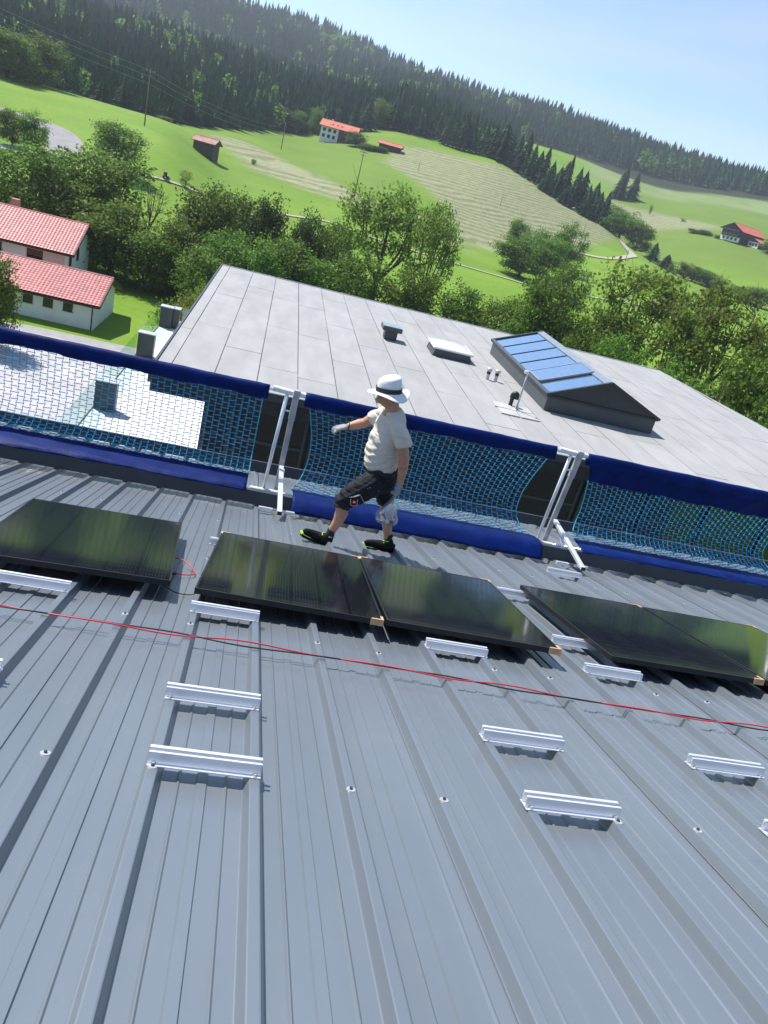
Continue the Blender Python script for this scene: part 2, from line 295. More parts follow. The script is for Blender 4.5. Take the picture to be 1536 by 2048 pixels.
# ------------------------------------------------------------------ solar panels
def pv_material():
    m = bpy.data.materials.new('pv_glass'); m.use_nodes = True; nt = m.node_tree; b = nt.nodes['Principled BSDF']; N = nt.nodes.new; L = nt.links.new
    tc = N('ShaderNodeTexCoord'); sx = N('ShaderNodeSeparateXYZ'); L(tc.outputs['Object'], sx.inputs[0])
    def lines(axis, per, w):
        a = N('ShaderNodeMath'); a.operation = 'MODULO'; ad = N('ShaderNodeMath'); ad.operation = 'ADD'; ad.inputs[1].default_value = 400*per
        L(sx.outputs[axis], ad.inputs[0]); L(ad.outputs[0], a.inputs[0]); a.inputs[1].default_value = per
        c = N('ShaderNodeMath'); c.operation = 'LESS_THAN'; c.inputs[1].default_value = w; L(a.outputs[0], c.inputs[0]); return c.outputs[0]
    bus = lines('X', 0.0178, 0.0022); dash = lines('Y', 0.0905, 0.030); gapx = lines('X', 0.178, 0.004); gapy = lines('Y', 0.0905, 0.003)
    mu = N('ShaderNodeMath'); mu.operation = 'MULTIPLY'; L(bus, mu.inputs[0]); L(dash, mu.inputs[1])
    mx = N('ShaderNodeMixRGB'); mx.inputs[1].default_value = (0.0045, 0.0058, 0.0085, 1); mx.inputs[2].default_value = (0.085, 0.088, 0.082, 1)
    m2 = N('ShaderNodeMath'); m2.operation = 'MULTIPLY'; m2.inputs[1].default_value = 0.75; L(mu.outputs[0], m2.inputs[0])
    m3 = N('ShaderNodeMath'); m3.operation = 'MULTIPLY'; m3.inputs[1].default_value = 0.25; L(bus, m3.inputs[0])
    m4 = N('ShaderNodeMath'); m4.operation = 'MAXIMUM'; L(m2.outputs[0], m4.inputs[0]); L(m3.outputs[0], m4.inputs[1]); L(m4.outputs[0], mx.inputs['Fac'])
    mg = N('ShaderNodeMath'); mg.operation = 'MAXIMUM'; L(gapx, mg.inputs[0]); L(gapy, mg.inputs[1])
    mz = N('ShaderNodeMixRGB'); mz.inputs[2].default_value = (0.0025, 0.003, 0.004, 1); L(mg.outputs[0], mz.inputs['Fac']); L(mx.outputs[0], mz.inputs[1])
    L(mz.outputs[0], b.inputs['Base Color']); b.inputs['Roughness'].default_value = 0.07; b.inputs['Specular IOR Level'].default_value = 0.20
    nz = N('ShaderNodeTexNoise'); nz.inputs['Scale'].default_value = 5; nz.inputs['Detail'].default_value = 4; L(tc.outputs['Object'], nz.inputs['Vector'])
    mr = N('ShaderNodeMapRange'); mr.inputs['To Min'].default_value = 0.05; mr.inputs['To Max'].default_value = 0.13; L(nz.outputs['Fac'], mr.inputs['Value']); L(mr.outputs['Result'], b.inputs['Roughness'])
    return m
m_pv = pv_material()
m_frame = mat('black_anodised', (0.012, 0.013, 0.015), rough=0.38, metal=0.3, var=0.1)
m_card = mat('cardboard', (0.50, 0.33, 0.18), rough=0.8, var=0.14, scale=30)
PW, PD, PT, PH = 1.111, 1.727, 0.035, 0.1285
def frame_mesh():
    b = MB(); w, d, t = PW/2, PD/2, .011
    b.bx(-w, w, -d, -d+t, -PT, 0); b.bx(-w, w, d-t, d, -PT, 0); b.bx(-w, -w+t, -d+t, d-t, -PT, 0); b.bx(w-t, w, -d+t, d-t, -PT, 0)
    b.bx(-w+t, w-t, -d+t, -d+.035, -PT, -PT+.002); b.bx(-w+t, w-t, d-.035, d-t, -PT, -PT+.002)
    return b.mesh('frame', m_frame, bevel=.0012)
me_fr = frame_mesh()
me_gl = MB().bx(-PW/2+.0112, PW/2-.0112, -PD/2+.0112, PD/2-.0112, -.006, -.0014).mesh('glass', m_pv)
me_jb = MB().bx(-.06, .06, .3, .36, -.03, -.0062).mesh('junction_box', m_black)
_cb = MB(); _cb.bx(-.004, .075, -.004, -.001, -PT-.002, .003); _cb.bx(-.004, -.001, -.001, .075, -PT-.002, .003); _cb.bx(-.001, .07, -.001, .012, .0005, .003); _cb.bx(-.001, .012, .012, .07, .0005, .003)
me_corner = _cb.mesh('corner_protector', m_card, bevel=.0008)
def panel(X, s, rz, label, corners=()):
    t = on_roof(empty('solar_panel'), X*1.012, s*1.012, PH, R(rz)); tag(t, label, 'solar panel', 'black solar panels laid on the roof')
    link_mesh('frame', me_fr, t); link_mesh('glass', me_gl, t); link_mesh('junction_box', me_jb, t)
    for cx, cy in corners:
        o = link_mesh('corner_protector', me_corner, t); o.location = (cx*PW/2, cy*PD/2, 0)
        o.rotation_euler = (0, 0, {(-1, -1): 0, (1, -1): math.pi/2, (1, 1): math.pi, (-1, 1): -math.pi/2}[(cx, cy)])
panel(-0.86, 5.22, 3.2, 'black solar panel at far left, lying slightly askew, red plug lead beside it')
panel(0.463, 5.16, -2.6, 'black solar panel in front of the striding worker, legs mirrored in it', [(-1, 1), (1, 1), (1, -1)])
panel(1.577, 5.14, -1.9, 'black solar panel right of the worker, net mirrored in its upper edge', [(-1, 1), (1, 1), (1, -1)])
panel(3.01, 5.17, 0.3, 'black solar panel with its long left side frame showing, right of the gap', [(1, 1), (1, -1)])
panel(4.136, 5.15, 0.2, 'black solar panel cut off by the right picture edge', [(1, 1), (1, -1)])

# ------------------------------------------------------------------ cables
m_red = mat('red_cable', (0.55, 0.03, 0.045), rough=0.42, var=0.08)
m_bcable = mat('black_cable', (0.012, 0.012, 0.013), rough=0.5)
def smooth_pts(pts, n=8):
    P = [Vector(p) for p in pts]; P = [P[0]*2-P[1]] + P + [P[-1]*2-P[-2]]; out = []
    for i in range(1, len(P)-2):
        for k in range(n):
            t = k/n; a, b, c, d = P[i-1:i+3]
            out.append(0.5*((2*b)+(c-a)*t+(2*a-5*b+4*c-d)*t*t+(3*b-a-3*c+d)*t**3))
    return out+[P[-2]]
def cable(name, pts, rad, m, label, cat='cable', group=None, n=6):
    o = MB().tube(smooth_pts(pts), rad, n=n).build(name, m, None, smooth=True); o.matrix_world = Matrix.Translation(RP(0, 0, 0)) @ ROOF_ROT
    return tag(o, label, cat, group)
_rng = random.Random(3)
def run(off, ph):
    pts = []
    X = -2.6
    while X < 4.8:
        base = 3.80 - 0.038*(X+1.0) + 0.012*math.sin(X*2.1) + off*(math.sin(X*4.4+ph)*(1.0 if X > .6 else 2.0)+.25*math.sin(X*13))
        pts.append((X, base, RH+.011 + (0.006 if off > 0 else 0.003)*(1+math.sin(X*8.8+(0 if off > 0 else 3.1))))); X += .085
    return pts
cable('red_cable', run(.0105, 0.3), .0042, m_red, 'long red solar cable running across the roof ribs')
cable('black_cable', run(-.0105, 0.3), .0042, m_bcable, 'long black solar cable twisted along the red one')
cable('red_lead', [(-.33, 5.28, .06), (-.26, 5.27, .055), (-.19, 5.20, .03), (-.165, 5.10, .02), (-.19, 5.05, .02), (-.23, 5.03, .02), (-.28, 5.02, .02)], .0042, m_red, 'short looped red lead at the side of the far left panel')
cable('plug_connector', [(-.275, 5.02, .02), (-.30, 5.015, .02), (-.345, 5.00, .02)], [.0075, .0095, .008], m_black, 'black plug connector on the end of the red lead', 'connector')
cable('black_lead', [(-.32, 4.62, .05), (-.24, 4.60, .02), (-.15, 4.60, .02), (-.09, 4.62, .05), (-.02, 4.64, .05)], .0038, m_bcable, 'thin black lead bridging the gap between two solar panels')
# ------------------------------------------------------------------ ground sheet and fields
FIELD_BIG = [(42,379),(60,393),(84,391),(107,399),(118,392),(132,378),(143,356),(139,343),(107,298),(62.6,229.6),(47.8,226),(49.7,273.5),(42,302),(32.5,329)]
FIELD_STRIP = [(-33.6,280),(-29,306.6),(-21.7,313),(-12,304),(-3.4,284),(4.3,268),(12.5,246.7),(21.7,235),(40,236),(47.8,226),(50,213),(21.2,214),(15.2,217.5),(5.2,223.9),(-5.4,236.9),(-12,239.7),(-18.9,262.3),(-27.5,283)]
FIELD_RIGHT = [(186,470),(205,545),(232,525),(262,478),(240,462),(205,456)]
FIELD_FAR = [(215,620),(262,772),(330,760),(425,722),(420,640),(330,560),(262,585)]
def poly_mask(poly, x, y):
    c = np.zeros(x.shape, bool); n = len(poly)
    for i in range(n):
        (x1, y1), (x2, y2) = poly[i], poly[(i+1) % n]
        if y1 == y2: continue
        m = ((y1 > y) != (y2 > y)) & (x < (x2-x1)*(y-y1)/(y2-y1)+x1); c ^= m
    return c
def soft_mask(poly, x, y, w=2.0):
    d = np.full(x.shape, 1e9); n = len(poly)
    for i in range(n):
        (x1, y1), (x2, y2) = poly[i], poly[(i+1) % n]
        dx, dy = x2-x1, y2-y1; t = np.clip(((x-x1)*dx+(y-y1)*dy)/(dx*dx+dy*dy), 0, 1)
        d = np.minimum(d, np.hypot(x-(x1+t*dx), y-(y1+t*dy)))
    s = np.where(poly_mask(poly, x, y), 1, -1)*d
    return np.clip(s/w*0.5+0.5, 0, 1)
def meadow_material():
    m = bpy.data.materials.new('meadow'); m.use_nodes = True; nt = m.node_tree; b = nt.nodes['Principled BSDF']; N = nt.nodes.new; L = nt.links.new
    g = N('ShaderNodeNewGeometry'); sx = N('ShaderNodeSeparateXYZ'); L(g.outputs['Position'], sx.inputs[0])
    def noise(sc, det=4, dist=0.0, scale3=None):
        n = N('ShaderNodeTexNoise'); n.inputs['Scale'].default_value = sc; n.inputs['Detail'].default_value = det; n.inputs['Distortion'].default_value = dist
        if scale3:
            mp = N('ShaderNodeMapping'); mp.inputs['Scale'].default_value = scale3; L(g.outputs['Position'], mp.inputs['Vector']); L(mp.outputs['Vector'], n.inputs['Vector'])
        else: L(g.outputs['Position'], n.inputs['Vector'])
        return n.outputs['Fac']
    def ramp(fac, stops):
        r = N('ShaderNodeValToRGB'); L(fac, r.inputs['Fac']); e = r.color_ramp.elements
        e[0].position, e[0].color = stops[0][0], (*stops[0][1], 1); e[1].position, e[1].color = stops[-1][0], (*stops[-1][1], 1)
        for p, c in stops[1:-1]:
            q = e.new(p); q.color = (*c, 1)
        return r.outputs['Color']
    def mix(fac, a, b2, mode='MIX'):
        x = N('ShaderNodeMixRGB'); x.blend_type = mode
        for i, v in ((0, fac), (1, a), (2, b2)):
            if isinstance(v, (int, float)): x.inputs[i].default_value = v
            elif isinstance(v, tuple): x.inputs[i].default_value = (*v, 1)
            else: L(v, x.inputs[i])
        return x.outputs['Color']
    def attr(n):
        a = N('ShaderNodeAttribute'); a.attribute_name = n; return a.outputs['Fac']
    grass = ramp(noise(0.05, 6), [(0.3, (0.105, 0.215, 0.010)), (0.5, (0.150, 0.280, 0.016)), (0.7, (0.205, 0.315, 0.030))])
    grass = mix(0.35, grass, ramp(noise(0.9, 5), [(0.35, (0.070, 0.150, 0.009)), (0.65, (0.165, 0.265, 0.028))]))
    grass = mix(0.30, grass, ramp(noise(0.016, 3, 1.0), [(0.35, (0.090, 0.165, 0.018)), (0.65, (0.190, 0.260, 0.050))]))
    grass = mix(attr('dull'), grass, (0.115, 0.165, 0.030))
    # hay lying in swaths that follow the contour
    wv = N('ShaderNodeMath'); wv.operation = 'MULTIPLY'; wv.inputs[1].default_value = 0.95; L(sx.outputs['Z'], wv.inputs[0])
    dn = N('ShaderNodeMath'); dn.operation = 'MULTIPLY'; dn.inputs[1].default_value = 6.5; L(noise(0.015, 2), dn.inputs[0])
    dn2 = N('ShaderNodeMath'); dn2.operation = 'MULTIPLY'; dn2.inputs[1].default_value = 0.6; L(noise(0.35, 3), dn2.inputs[0])
    ad = N('ShaderNodeMath'); L(wv.outputs[0], ad.inputs[0]); L(dn.outputs[0], ad.inputs[1]); ad2 = N('ShaderNodeMath'); L(ad.outputs[0], ad2.inputs[0]); L(dn2.outputs[0], ad2.inputs[1])
    fr = N('ShaderNodeMath'); fr.operation = 'PINGPONG'; fr.inputs[1].default_value = 0.5; L(ad2.outputs[0], fr.inputs[0])
    hay = ramp(fr.outputs[0], [(0.10, (0.130, 0.150, 0.060)), (0.22, (0.225, 0.245, 0.125)), (0.36, (0.300, 0.315, 0.185))])
    hay = mix(0.5, hay, ramp(noise(0.55, 6), [(0.35, (0.130, 0.150, 0.058)), (0.65, (0.285, 0.285, 0.160))]))
    col = mix(attr('mown'), grass, hay)
    pale = mix(0.5, ramp(noise(0.06, 5, 0.5, (1, 0.4, 1)), [(0.35, (0.120, 0.190, 0.045)), (0.65, (0.235, 0.270, 0.110))]), (0.17, 0.23, 0.08))
    col = mix(attr('pale'), col, pale)
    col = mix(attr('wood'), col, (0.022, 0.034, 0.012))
    L(col, b.inputs['Base Color']); b.inputs['Roughness'].default_value = 0.85; b.inputs['Specular IOR Level'].default_value = 0.15
    bp = N('ShaderNodeBump'); bp.inputs['Strength'].default_value = 0.6; bp.inputs['Distance'].default_value = 0.25
    hb = N('ShaderNodeMath'); hb.operation = 'MULTIPLY'; L(fr.outputs[0], hb.inputs[0]); L(attr('mown'), hb.inputs[1])
    hc = N('ShaderNodeMath'); hc.operation = 'ADD'; L(hb.outputs[0], hc.inputs[0])
    hn = N('ShaderNodeMath'); hn.operation = 'MULTIPLY'; hn.inputs[1].default_value = 0.35; L(noise(2.5, 4), hn.inputs[0]); L(hn.outputs[0], hc.inputs[1])
    L(hc.outputs[0], bp.inputs['Height']); L(bp.outputs['Normal'], b.inputs['Normal'])
    return m
# forest begins at this distance for each azimuth (degrees from the y axis)
WOOD_AZ = [-60, -25, -18.5, -15, -12, -8.8, -5, -1.5, 2, 5, 7.5, 9.5, 11.5, 13.2, 14.0, 14.2, 17, 20, 24, 28, 32, 40, 80]
WOOD_R  = [230, 235, 262, 268, 290, 292, 336, 392, 415, 425, 432, 445, 452, 455, 470, 800, 812, 790, 790, 800, 830, 800, 700]
def wood_start(a): return np.interp(a, WOOD_AZ, WOOD_R)
def build_ground():
    aa, rr = np.meshgrid(np.radians(T_AZ), T_R, indexing='ij'); na, nr = aa.shape
    x, y = rr*np.sin(aa), rr*np.cos(aa); V = np.stack([x, y, T_Z - 0.0], -1).reshape(-1, 3)
    i, j = np.meshgrid(np.arange(na-1), np.arange(nr-1), indexing='ij'); k = (i*nr+j).ravel()
    F = np.stack([k, k+1, k+nr+1, k+nr], -1)[:, ::-1]
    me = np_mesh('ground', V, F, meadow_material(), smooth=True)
    xs, ys = V[:, 0], V[:, 1]
    def put(nm, val):
        a = me.attributes.new(nm, 'FLOAT', 'POINT'); a.data.foreach_set('value', val.astype(np.float32))
    put('mown', np.maximum(np.maximum(soft_mask(FIELD_BIG, xs, ys, 3), soft_mask(FIELD_STRIP, xs, ys, 3)), soft_mask(FIELD_RIGHT, xs, ys, 5)))
    put('pale', soft_mask(FIELD_FAR, xs, ys, 14))
    r = np.hypot(xs, ys); a = np.degrees(np.arctan2(xs, ys))
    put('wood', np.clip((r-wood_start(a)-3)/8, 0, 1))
    put('dull', np.clip((r-395)/40, 0, 1)*np.clip((a-19)/3, 0, 1)*0.6 + 0.5*np.clip((r-200)/60, 0, 1)*np.clip(1-np.abs(a-2)/9, 0, 1))
    return tag(link_mesh('ground', me), kind='structure')
build_ground()

# ------------------------------------------------------------------ roads: sheets draped over the ground
m_asph = mat('pale_asphalt', (0.40, 0.39, 0.39), rough=0.85, var=0.10, scale=0.5, coords='World', bump=0.2, bscale=30)
m_conc = mat('concrete', (0.40, 0.40, 0.385), rough=0.85, var=0.12, scale=2.0, coords='World')
m_track = mat('gravel_track', (0.36, 0.33, 0.27), rough=0.9, var=0.2, scale=1.2, coords='World')
m_line = mat('road_paint', (0.80, 0.80, 0.78), rough=0.6, var=0.05)
def drape(name, line, width, m, lift=0.12, kind='structure'):
    P = smooth_pts([(x, y, 0) for x, y in line], 10); b = MB(); vs = []
    for i, p in enumerate(P):
        d = (P[min(i+1, len(P)-1)]-P[max(i-1, 0)]).normalized(); nrm = Vector((-d.y, d.x, 0))
        w = width if not callable(width) else width(i/(len(P)-1))
        for q in (-1, -.5, 0, .5, 1):
            u = p+nrm*(q*w/2); vs.append((u.x, u.y, float(ground(u.x, u.y))+lift))
    fs = [(5*i+k, 5*i+k+1, 5*i+k+6, 5*i+k+5) for i in range(len(P)-1) for k in range(4)]
    b.add(vs, fs); return tag(b.build(name, m), kind=kind)
m_asph2 = mat('grey_asphalt', (0.23, 0.225, 0.22), rough=0.85, var=0.1, scale=0.5, coords='World')
drape('hill_road', [(-75, 170), (-60, 182), (-50, 180), (-44.5, 171.5), (-42.5, 162), (-46, 154), (-60, 147), (-80, 141)], 6.5, m_asph2, 0.35)
drape('farm_track', [(150, 372), (145, 345), (139, 318), (130, 303), (121, 293), (112, 290), (95, 288)], 3.4, m_track, 0.3)
drape('valley_path', [(-38, 156), (-26.8, 160), (-18.4, 166), (-8, 174), (0.5, 182), (9, 189), (19, 184), (32, 180), (50, 178), (69, 181), (90, 192), (110, 200)], 1.1, m_track, 0.2)
_b = MB(); _b.bx(-70, -4.9, 36, 63.2, -18.3, -17.95); _r = _b.build('road', m_asph); tag(_r, kind='structure')
_b = MB(); _b.bx(-70, -5.2, 63.2, 63.5, -18.3, -17.82); tag(_b.build('kerb', m_conc), kind='structure')
_b = MB(); _b.bx(-70, -5.2, 63.5, 65.6, -18.3, -17.84); tag(_b.build('pavement', mat('paving', (0.27, 0.27, 0.265), rough=0.85, var=0.12, scale=1.0, coords='World')), kind='structure')
def marks(rects):
    for x0, x1, y0, y1 in rects:
        o = MB().add([(x0, y0, -17.944), (x1, y0, -17.944), (x1, y1, -17.944), (x0, y1, -17.944)], [(0, 1, 2, 3)]).build('road_marking', m_line); tag(o, kind='structure')
marks([(-18.5, -15.6, 56.5, 56.65), (-24, -20.5, 56.4, 56.55), (-13.5, -11.6, 50.0, 50.16), (-18.2, -16.0, 49.9, 50.05), (-12.6, -8.9, 56.9, 57.05), (-22, -20, 50, 50.15)])
marks([(-13.55, -12.75, 55.0+k*.62, 55.3+k*.62) for k in range(4)])
# small lawn bank under the house, stone edging
m_stone = mat('pale_stone', (0.46, 0.44, 0.40), rough=0.9, var=0.25, scale=3, coords='World')
_b = MB(); _rg = random.Random(5)
for k in range(46):
    u = k/45; cx, cy = -17.2+u*8.2+_rg.uniform(-.15, .15), 90.5-u*8.5+_rg.uniform(-.2, .2)
    sz = _rg.uniform(.22, .42); _b.box((cx, cy, -17.9), (sz*1.3, sz, sz*.7), Matrix.Rotation(_rg.uniform(0, 3), 3, 'Z') @ Matrix.Rotation(_rg.uniform(-.2, .2), 3, 'X'))
o = _b.build('stone_edging', m_stone, bevel=.06); tag(o, 'line of small pale stones edging the lawn behind the low house', 'stones', kind='stuff')

# ------------------------------------------------------------------ glass materials
def clear_glass(name, tint=(0.82, 0.93, 0.90), mixf=0.22, rough=0.02):
    m = bpy.data.materials.new(name); m.use_nodes = True; nt = m.node_tree; nt.nodes.clear(); N = nt.nodes.new; L = nt.links.new
    o = N('ShaderNodeOutputMaterial'); t = N('ShaderNodeBsdfTransparent'); t.inputs['Color'].default_value = (*tint, 1); gl = N('ShaderNodeBsdfGlossy'); gl.inputs['Roughness'].default_value = rough
    fz = N('ShaderNodeFresnel'); fz.inputs['IOR'].default_value = 1.5; ad = N('ShaderNodeMath'); ad.operation = 'ADD'; ad.inputs[1].default_value = mixf-.04; L(fz.outputs[0], ad.inputs[0])
    mx = N('ShaderNodeMixShader'); mx.inputs[0].default_value = mixf; L(t.outputs[0], mx.inputs[1]); L(gl.outputs[0], mx.inputs[2]); L(mx.outputs[0], o.inputs['Surface']); MATS[name] = m; return m
m_bal = clear_glass('balustrade_glass', tint=(0.86, 0.95, 0.93), mixf=0.09)
m_win = mat('window_glass', (0.010, 0.013, 0.015), rough=0.03, var=0.2, spec=0.6)
m_anth = mat('anthracite_cladding', (0.028, 0.032, 0.037), rough=0.5, var=0.15, scale=1.5)
m_anth2 = mat('anthracite_sheet', (0.055, 0.065, 0.075), rough=0.42, var=0.12, scale=2.5, rvar=.06)
m_felt = mat('roofing_felt', (0.310, 0.310, 0.308), rough=0.9, var=0.09, scale=2.2, coords='World', stretch=(1, .3, 1), objvar=0.03, bump=0.35, bscale=120, detail=9)
m_bitumen = mat('bitumen_seam', (0.030, 0.030, 0.032), rough=0.7, var=0.3)
m_lgrey = mat('light_grey_metal', (0.50, 0.52, 0.54), rough=0.4, metal=0.3, var=0.08)

# ------------------------------------------------------------------ the flat-roofed building
FZ = -4.8
def right_edge(y): return 17.4 + (32.9-y)*0.103
flat = empty('flat_roof_building', (0, 0, 0)); tag(flat, 'flat-roofed building with grey felt sheets and dark glazed front', 'building')
froof = MB(); froof.add([(-2.18, 16.4, FZ-.012), (right_edge(16.4), 16.4, FZ-.012), (right_edge(32.88), 32.88, FZ-.012), (-2.18, 32.88, FZ-.012), (-2.18, 16.4, FZ-.5), (right_edge(16.4), 16.4, FZ-.5), (right_edge(32.88), 32.88, FZ-.5), (-2.18, 32.88, FZ-.5)], [(0, 1, 2, 3), (4, 7, 6, 5), (0, 4, 5, 1), (1, 5, 6, 2), (2, 6, 7, 3), (3, 7, 4, 0)])
froof = froof.build('roof_deck', m_bitumen, flat)
_cols = [-2.172, -1.868] + [-1.868+.9355*k for k in range(1, 25)]
_offs = [1.2, 21.7, 19.7, 23.4, 18.2, 20.8, 18.65, 21.8, 19.9, 22.6, 20.2, 23.1, 18.9, 21.2, 19.4, 22.2, 20.6, 18.5, 21.9, 19.6, 22.9, 20.9, 18.8, 21.5, 20.0]
_rg = random.Random(11)
for ci in range(len(_cols)-1):
    x0, x1 = _cols[ci]+.010, _cols[ci+1]-.010
    if x0 > right_edge(16.4)-.05: break
    cuts = sorted([16.41] + [c for c in [_offs[ci % len(_offs)]+4.87*k for k in range(-4, 6)] if 16.8 < c < 32.5] + [32.87])
    for c0, c1 in zip(cuts[:-1], cuts[1:]):
        y0, y1 = c0+.012, c1-.012
        xa, xb = min(x1, right_edge(y0)-.004), min(x1, right_edge(y1)-.004)
        if xa <= x0+.02 or xb <= x0+.02: continue
        dz = _rg.uniform(0, .004); zt = FZ-.004+dz; nx = 4
        b = MB(); j = lambda: _rg.uniform(-.006, .006)
        P = [(x0+j()*.6, y0+j()), (xa+j()*.6, y0+j()), (xb+j()*.6, y1+j()), (x0+j()*.6, y1+j())]
        b.add([(p[0], p[1], FZ-.0118) for p in P]+[(p[0], p[1], zt) for p in P], [(3, 2, 1, 0), (4, 5, 6, 7), (0, 1, 5, 4), (1, 2, 6, 5), (2, 3, 7, 6), (3, 0, 4, 7)])
        b.build('felt_sheet', m_felt, froof, fix=False)
# metal drip edge along the left and front
MB().bx(-2.235, -2.182, 16.35, 32.93, FZ-.30, FZ+.02).build('edge_trim', m_anth2, flat)
MB().bx(-2.180, right_edge(16.4), 16.335, 16.395, FZ-.16, FZ+.015).build('edge_trim', m_anth2, flat)
MB().bx(-2.180, right_edge(32.9), 32.885, 32.93, FZ-.30, FZ+.025).build('edge_trim', m_lgrey, flat)
_e = MB(); _x0, _x1 = right_edge(16.4)+.003, right_edge(32.88)+.003
_e.add([(_x0, 16.4, FZ+.02), (_x0+.05, 16.4, FZ+.02), (_x1+.05, 32.88, FZ+.02), (_x1, 32.88, FZ+.02), (_x0, 16.4, FZ-.3), (_x0+.05, 16.4, FZ-.3), (_x1+.05, 32.88, FZ-.3), (_x1, 32.88, FZ-.3)], [(0, 1, 2, 3), (4, 7, 6, 5), (0, 4, 5, 1), (1, 5, 6, 2), (2, 6, 7, 3), (3, 7, 4, 0)])
_e.build('edge_trim', m_lgrey, flat)
# walls, glazed front
MB().bx(-1.04, 18.9, 17.0, 32.2, -9.0, FZ-.502).build('upper_wall', m_anth, flat)
MB().bx(-4.86, 18.9, 17.6, 32.2, -18.0, -9.16).build('lower_wall', mat('render_grey', (0.33, 0.33, 0.32), rough=0.8), flat)
x = -1.0; _k = 0
while x < 18.2:
    w = 1.62 if _k else .62
    fr = MB()
    fr.bx(x, x+.07, 16.93, 16.998, -8.95, -5.32); fr.bx(x+w-.07, x+w, 16.93, 16.998, -8.95, -5.32)
    fr.bx(x+.07, x+w-.07, 16.93, 16.998, -5.40, -5.32); fr.bx(x+.07, x+w-.07, 16.93, 16.998, -7.16, -7.02); fr.bx(x+.07, x+w-.07, 16.93, 16.998, -8.95, -8.85); fr.bx(x+.07, x+w-.07, 16.93, 16.998, -6.20, -6.13)
    wn = fr.build('window', m_anth2, flat)
    for z0, z1 in ((-6.13, -5.40), (-7.02, -6.20), (-8.85, -7.16)):
        MB().bx(x+.072, x+w-.072, 16.955, 16.975, z0+.002, z1-.002).build('pane', m_win, wn)
    x += w+.10; _k += 1

# terrace beside it
ter = empty('terrace', (0, 0, 0)); tag(ter, 'pale tiled terrace with glass railing beside the flat-roofed building', 'terrace')
slab = MB().bx(-5.02, -1.045, 13.2, 40.0, -9.15, -9.02).build('slab', m_conc, ter)
m_tile = mat('terrace_tile', (0.66, 0.645, 0.62), rough=0.7, var=0.06, scale=1.3, coords='World')
me_t = MB().bx(-.388, .388, -.495, .495, -.0195, 0).mesh('tile', m_tile)
for i in range(5):
    for j in range(26):
        o = link_mesh('tile', me_t, slab); o.location = (-4.585+i*.786, 13.75+j*1.003, -9.0+random.uniform(-.001, .001))
MB().bx(-5.02, -4.95, 13.2, 40.0, -18.0, -9.16).build('terrace_wall', MATS['render_grey'], ter)
m_bal_edge = mat('glass_edge', (0.12, 0.25, 0.22), rough=0.2)
for y0, y1 in ((13.4, 18.9), (18.95, 24.75), (25.15, 31.95), (32.45, 37.75)):
    MB().bx(-4.99, -4.972, y0, y1, -8.98, -8.02).build('glass_panel', m_bal, ter)
MB().bx(-4.05, -1.2, 38.5, 38.518, -8.98, -8.02).build('glass_panel', m_bal, ter)
MB().bx(-5.0, -4.955, 13.3, 37.8, -9.0185, -8.985).build('clamp_rail', m_anth2, ter)
for nm, (x0, x1, y0, y1) in (('nearest', (-4.95, -4.28, 24.78, 25.12)), ('middle', (-4.95, -4.30, 32.0, 32.4)), ('farthest', (-4.98, -4.42, 37.8, 38.25))):
    p = empty('terrace_pillar', ((x0+x1)/2, (y0+y1)/2, -9.0)); tag(p, f'dark grey box pillar with pale cap on the terrace railing, {nm} of the three', 'pillar', 'dark pillars on the terrace railing')
    wx, wy = x1-x0, y1-y0
    MB().bx(-wx/2, wx/2, -wy/2, wy/2, 0.001, .96).build('shaft', m_anth2, p, bevel=.008)
    MB().bx(-wx/2-.03, wx/2+.03, -wy/2-.03, wy/2+.03, .961, 1.0).build('cap', m_lgrey, p, bevel=.006)
    if nm == 'farthest':
        MB().bx(wx/2+.01, wx/2+.30, -.05, wy/2+.25, 0.001, .93).build('shaft', m_anth2, p, bevel=.008); MB().bx(wx/2+.012, wx/2+.33, -.08, wy/2+.28, .931, .965).build('cap', m_lgrey, p, bevel=.006)

# ------------------------------------------------------------------ things standing on the flat roof
sk = empty('ridge_skylight', (9.67, 23.85, FZ)); tag(sk, 'long ridged glass skylight with dark gable end on the flat roof', 'skylight')
hw, hl, e0, pk = 1.69, 3.42, .50, 1.18
MB().bx(-hw, hw, -hl, hl, .002, e0-.09).build('curb', m_anth2, sk, bevel=.01)
MB().bx(-hw-.05, hw+.05, -hl-.05, hl+.05, e0-.088, e0-.03).build('curb_cap', m_anth, sk, bevel=.008)
for yy in (-hl, hl):
    sgn = -1 if yy < 0 else 1
    MB().prism([(-hw, e0-.029), (hw, e0-.029), (0, pk-.05)], yy-.0, yy-sgn*.05, 'y').build('gable', m_anth, sk)
    for q in (-1, 1):
        a, c = Vector((q*(hw+.08), yy+sgn*.03, e0-.03)), Vector((0, yy+sgn*.03, pk-.0)); d = (c-a)
        MB().box((a+c)/2, (d.length, .09, .07), Matrix.Rotation(-math.atan2(d.z, d.x) if q > 0 else math.atan2(-d.z, d.x), 3, 'Y')).build('barge_board', m_anth, sk)
MB().prism([(-.20, pk-.055), (0, pk+.03), (.20, pk-.055), (.20, pk-.075), (0, pk+.01), (-.20, pk-.075)], -hl-.06, hl+.06, 'y').build('ridge_cap', mat('sky_grey_metal', (0.30, 0.33, 0.37), rough=0.3, metal=0.4), sk)
m_skyg = mat('skylight_glass', (0.74, 0.86, 0.95), rough=0.03, var=0.05, metal=1.0)
ang = math.atan2(pk-.03-e0+.03, hw)
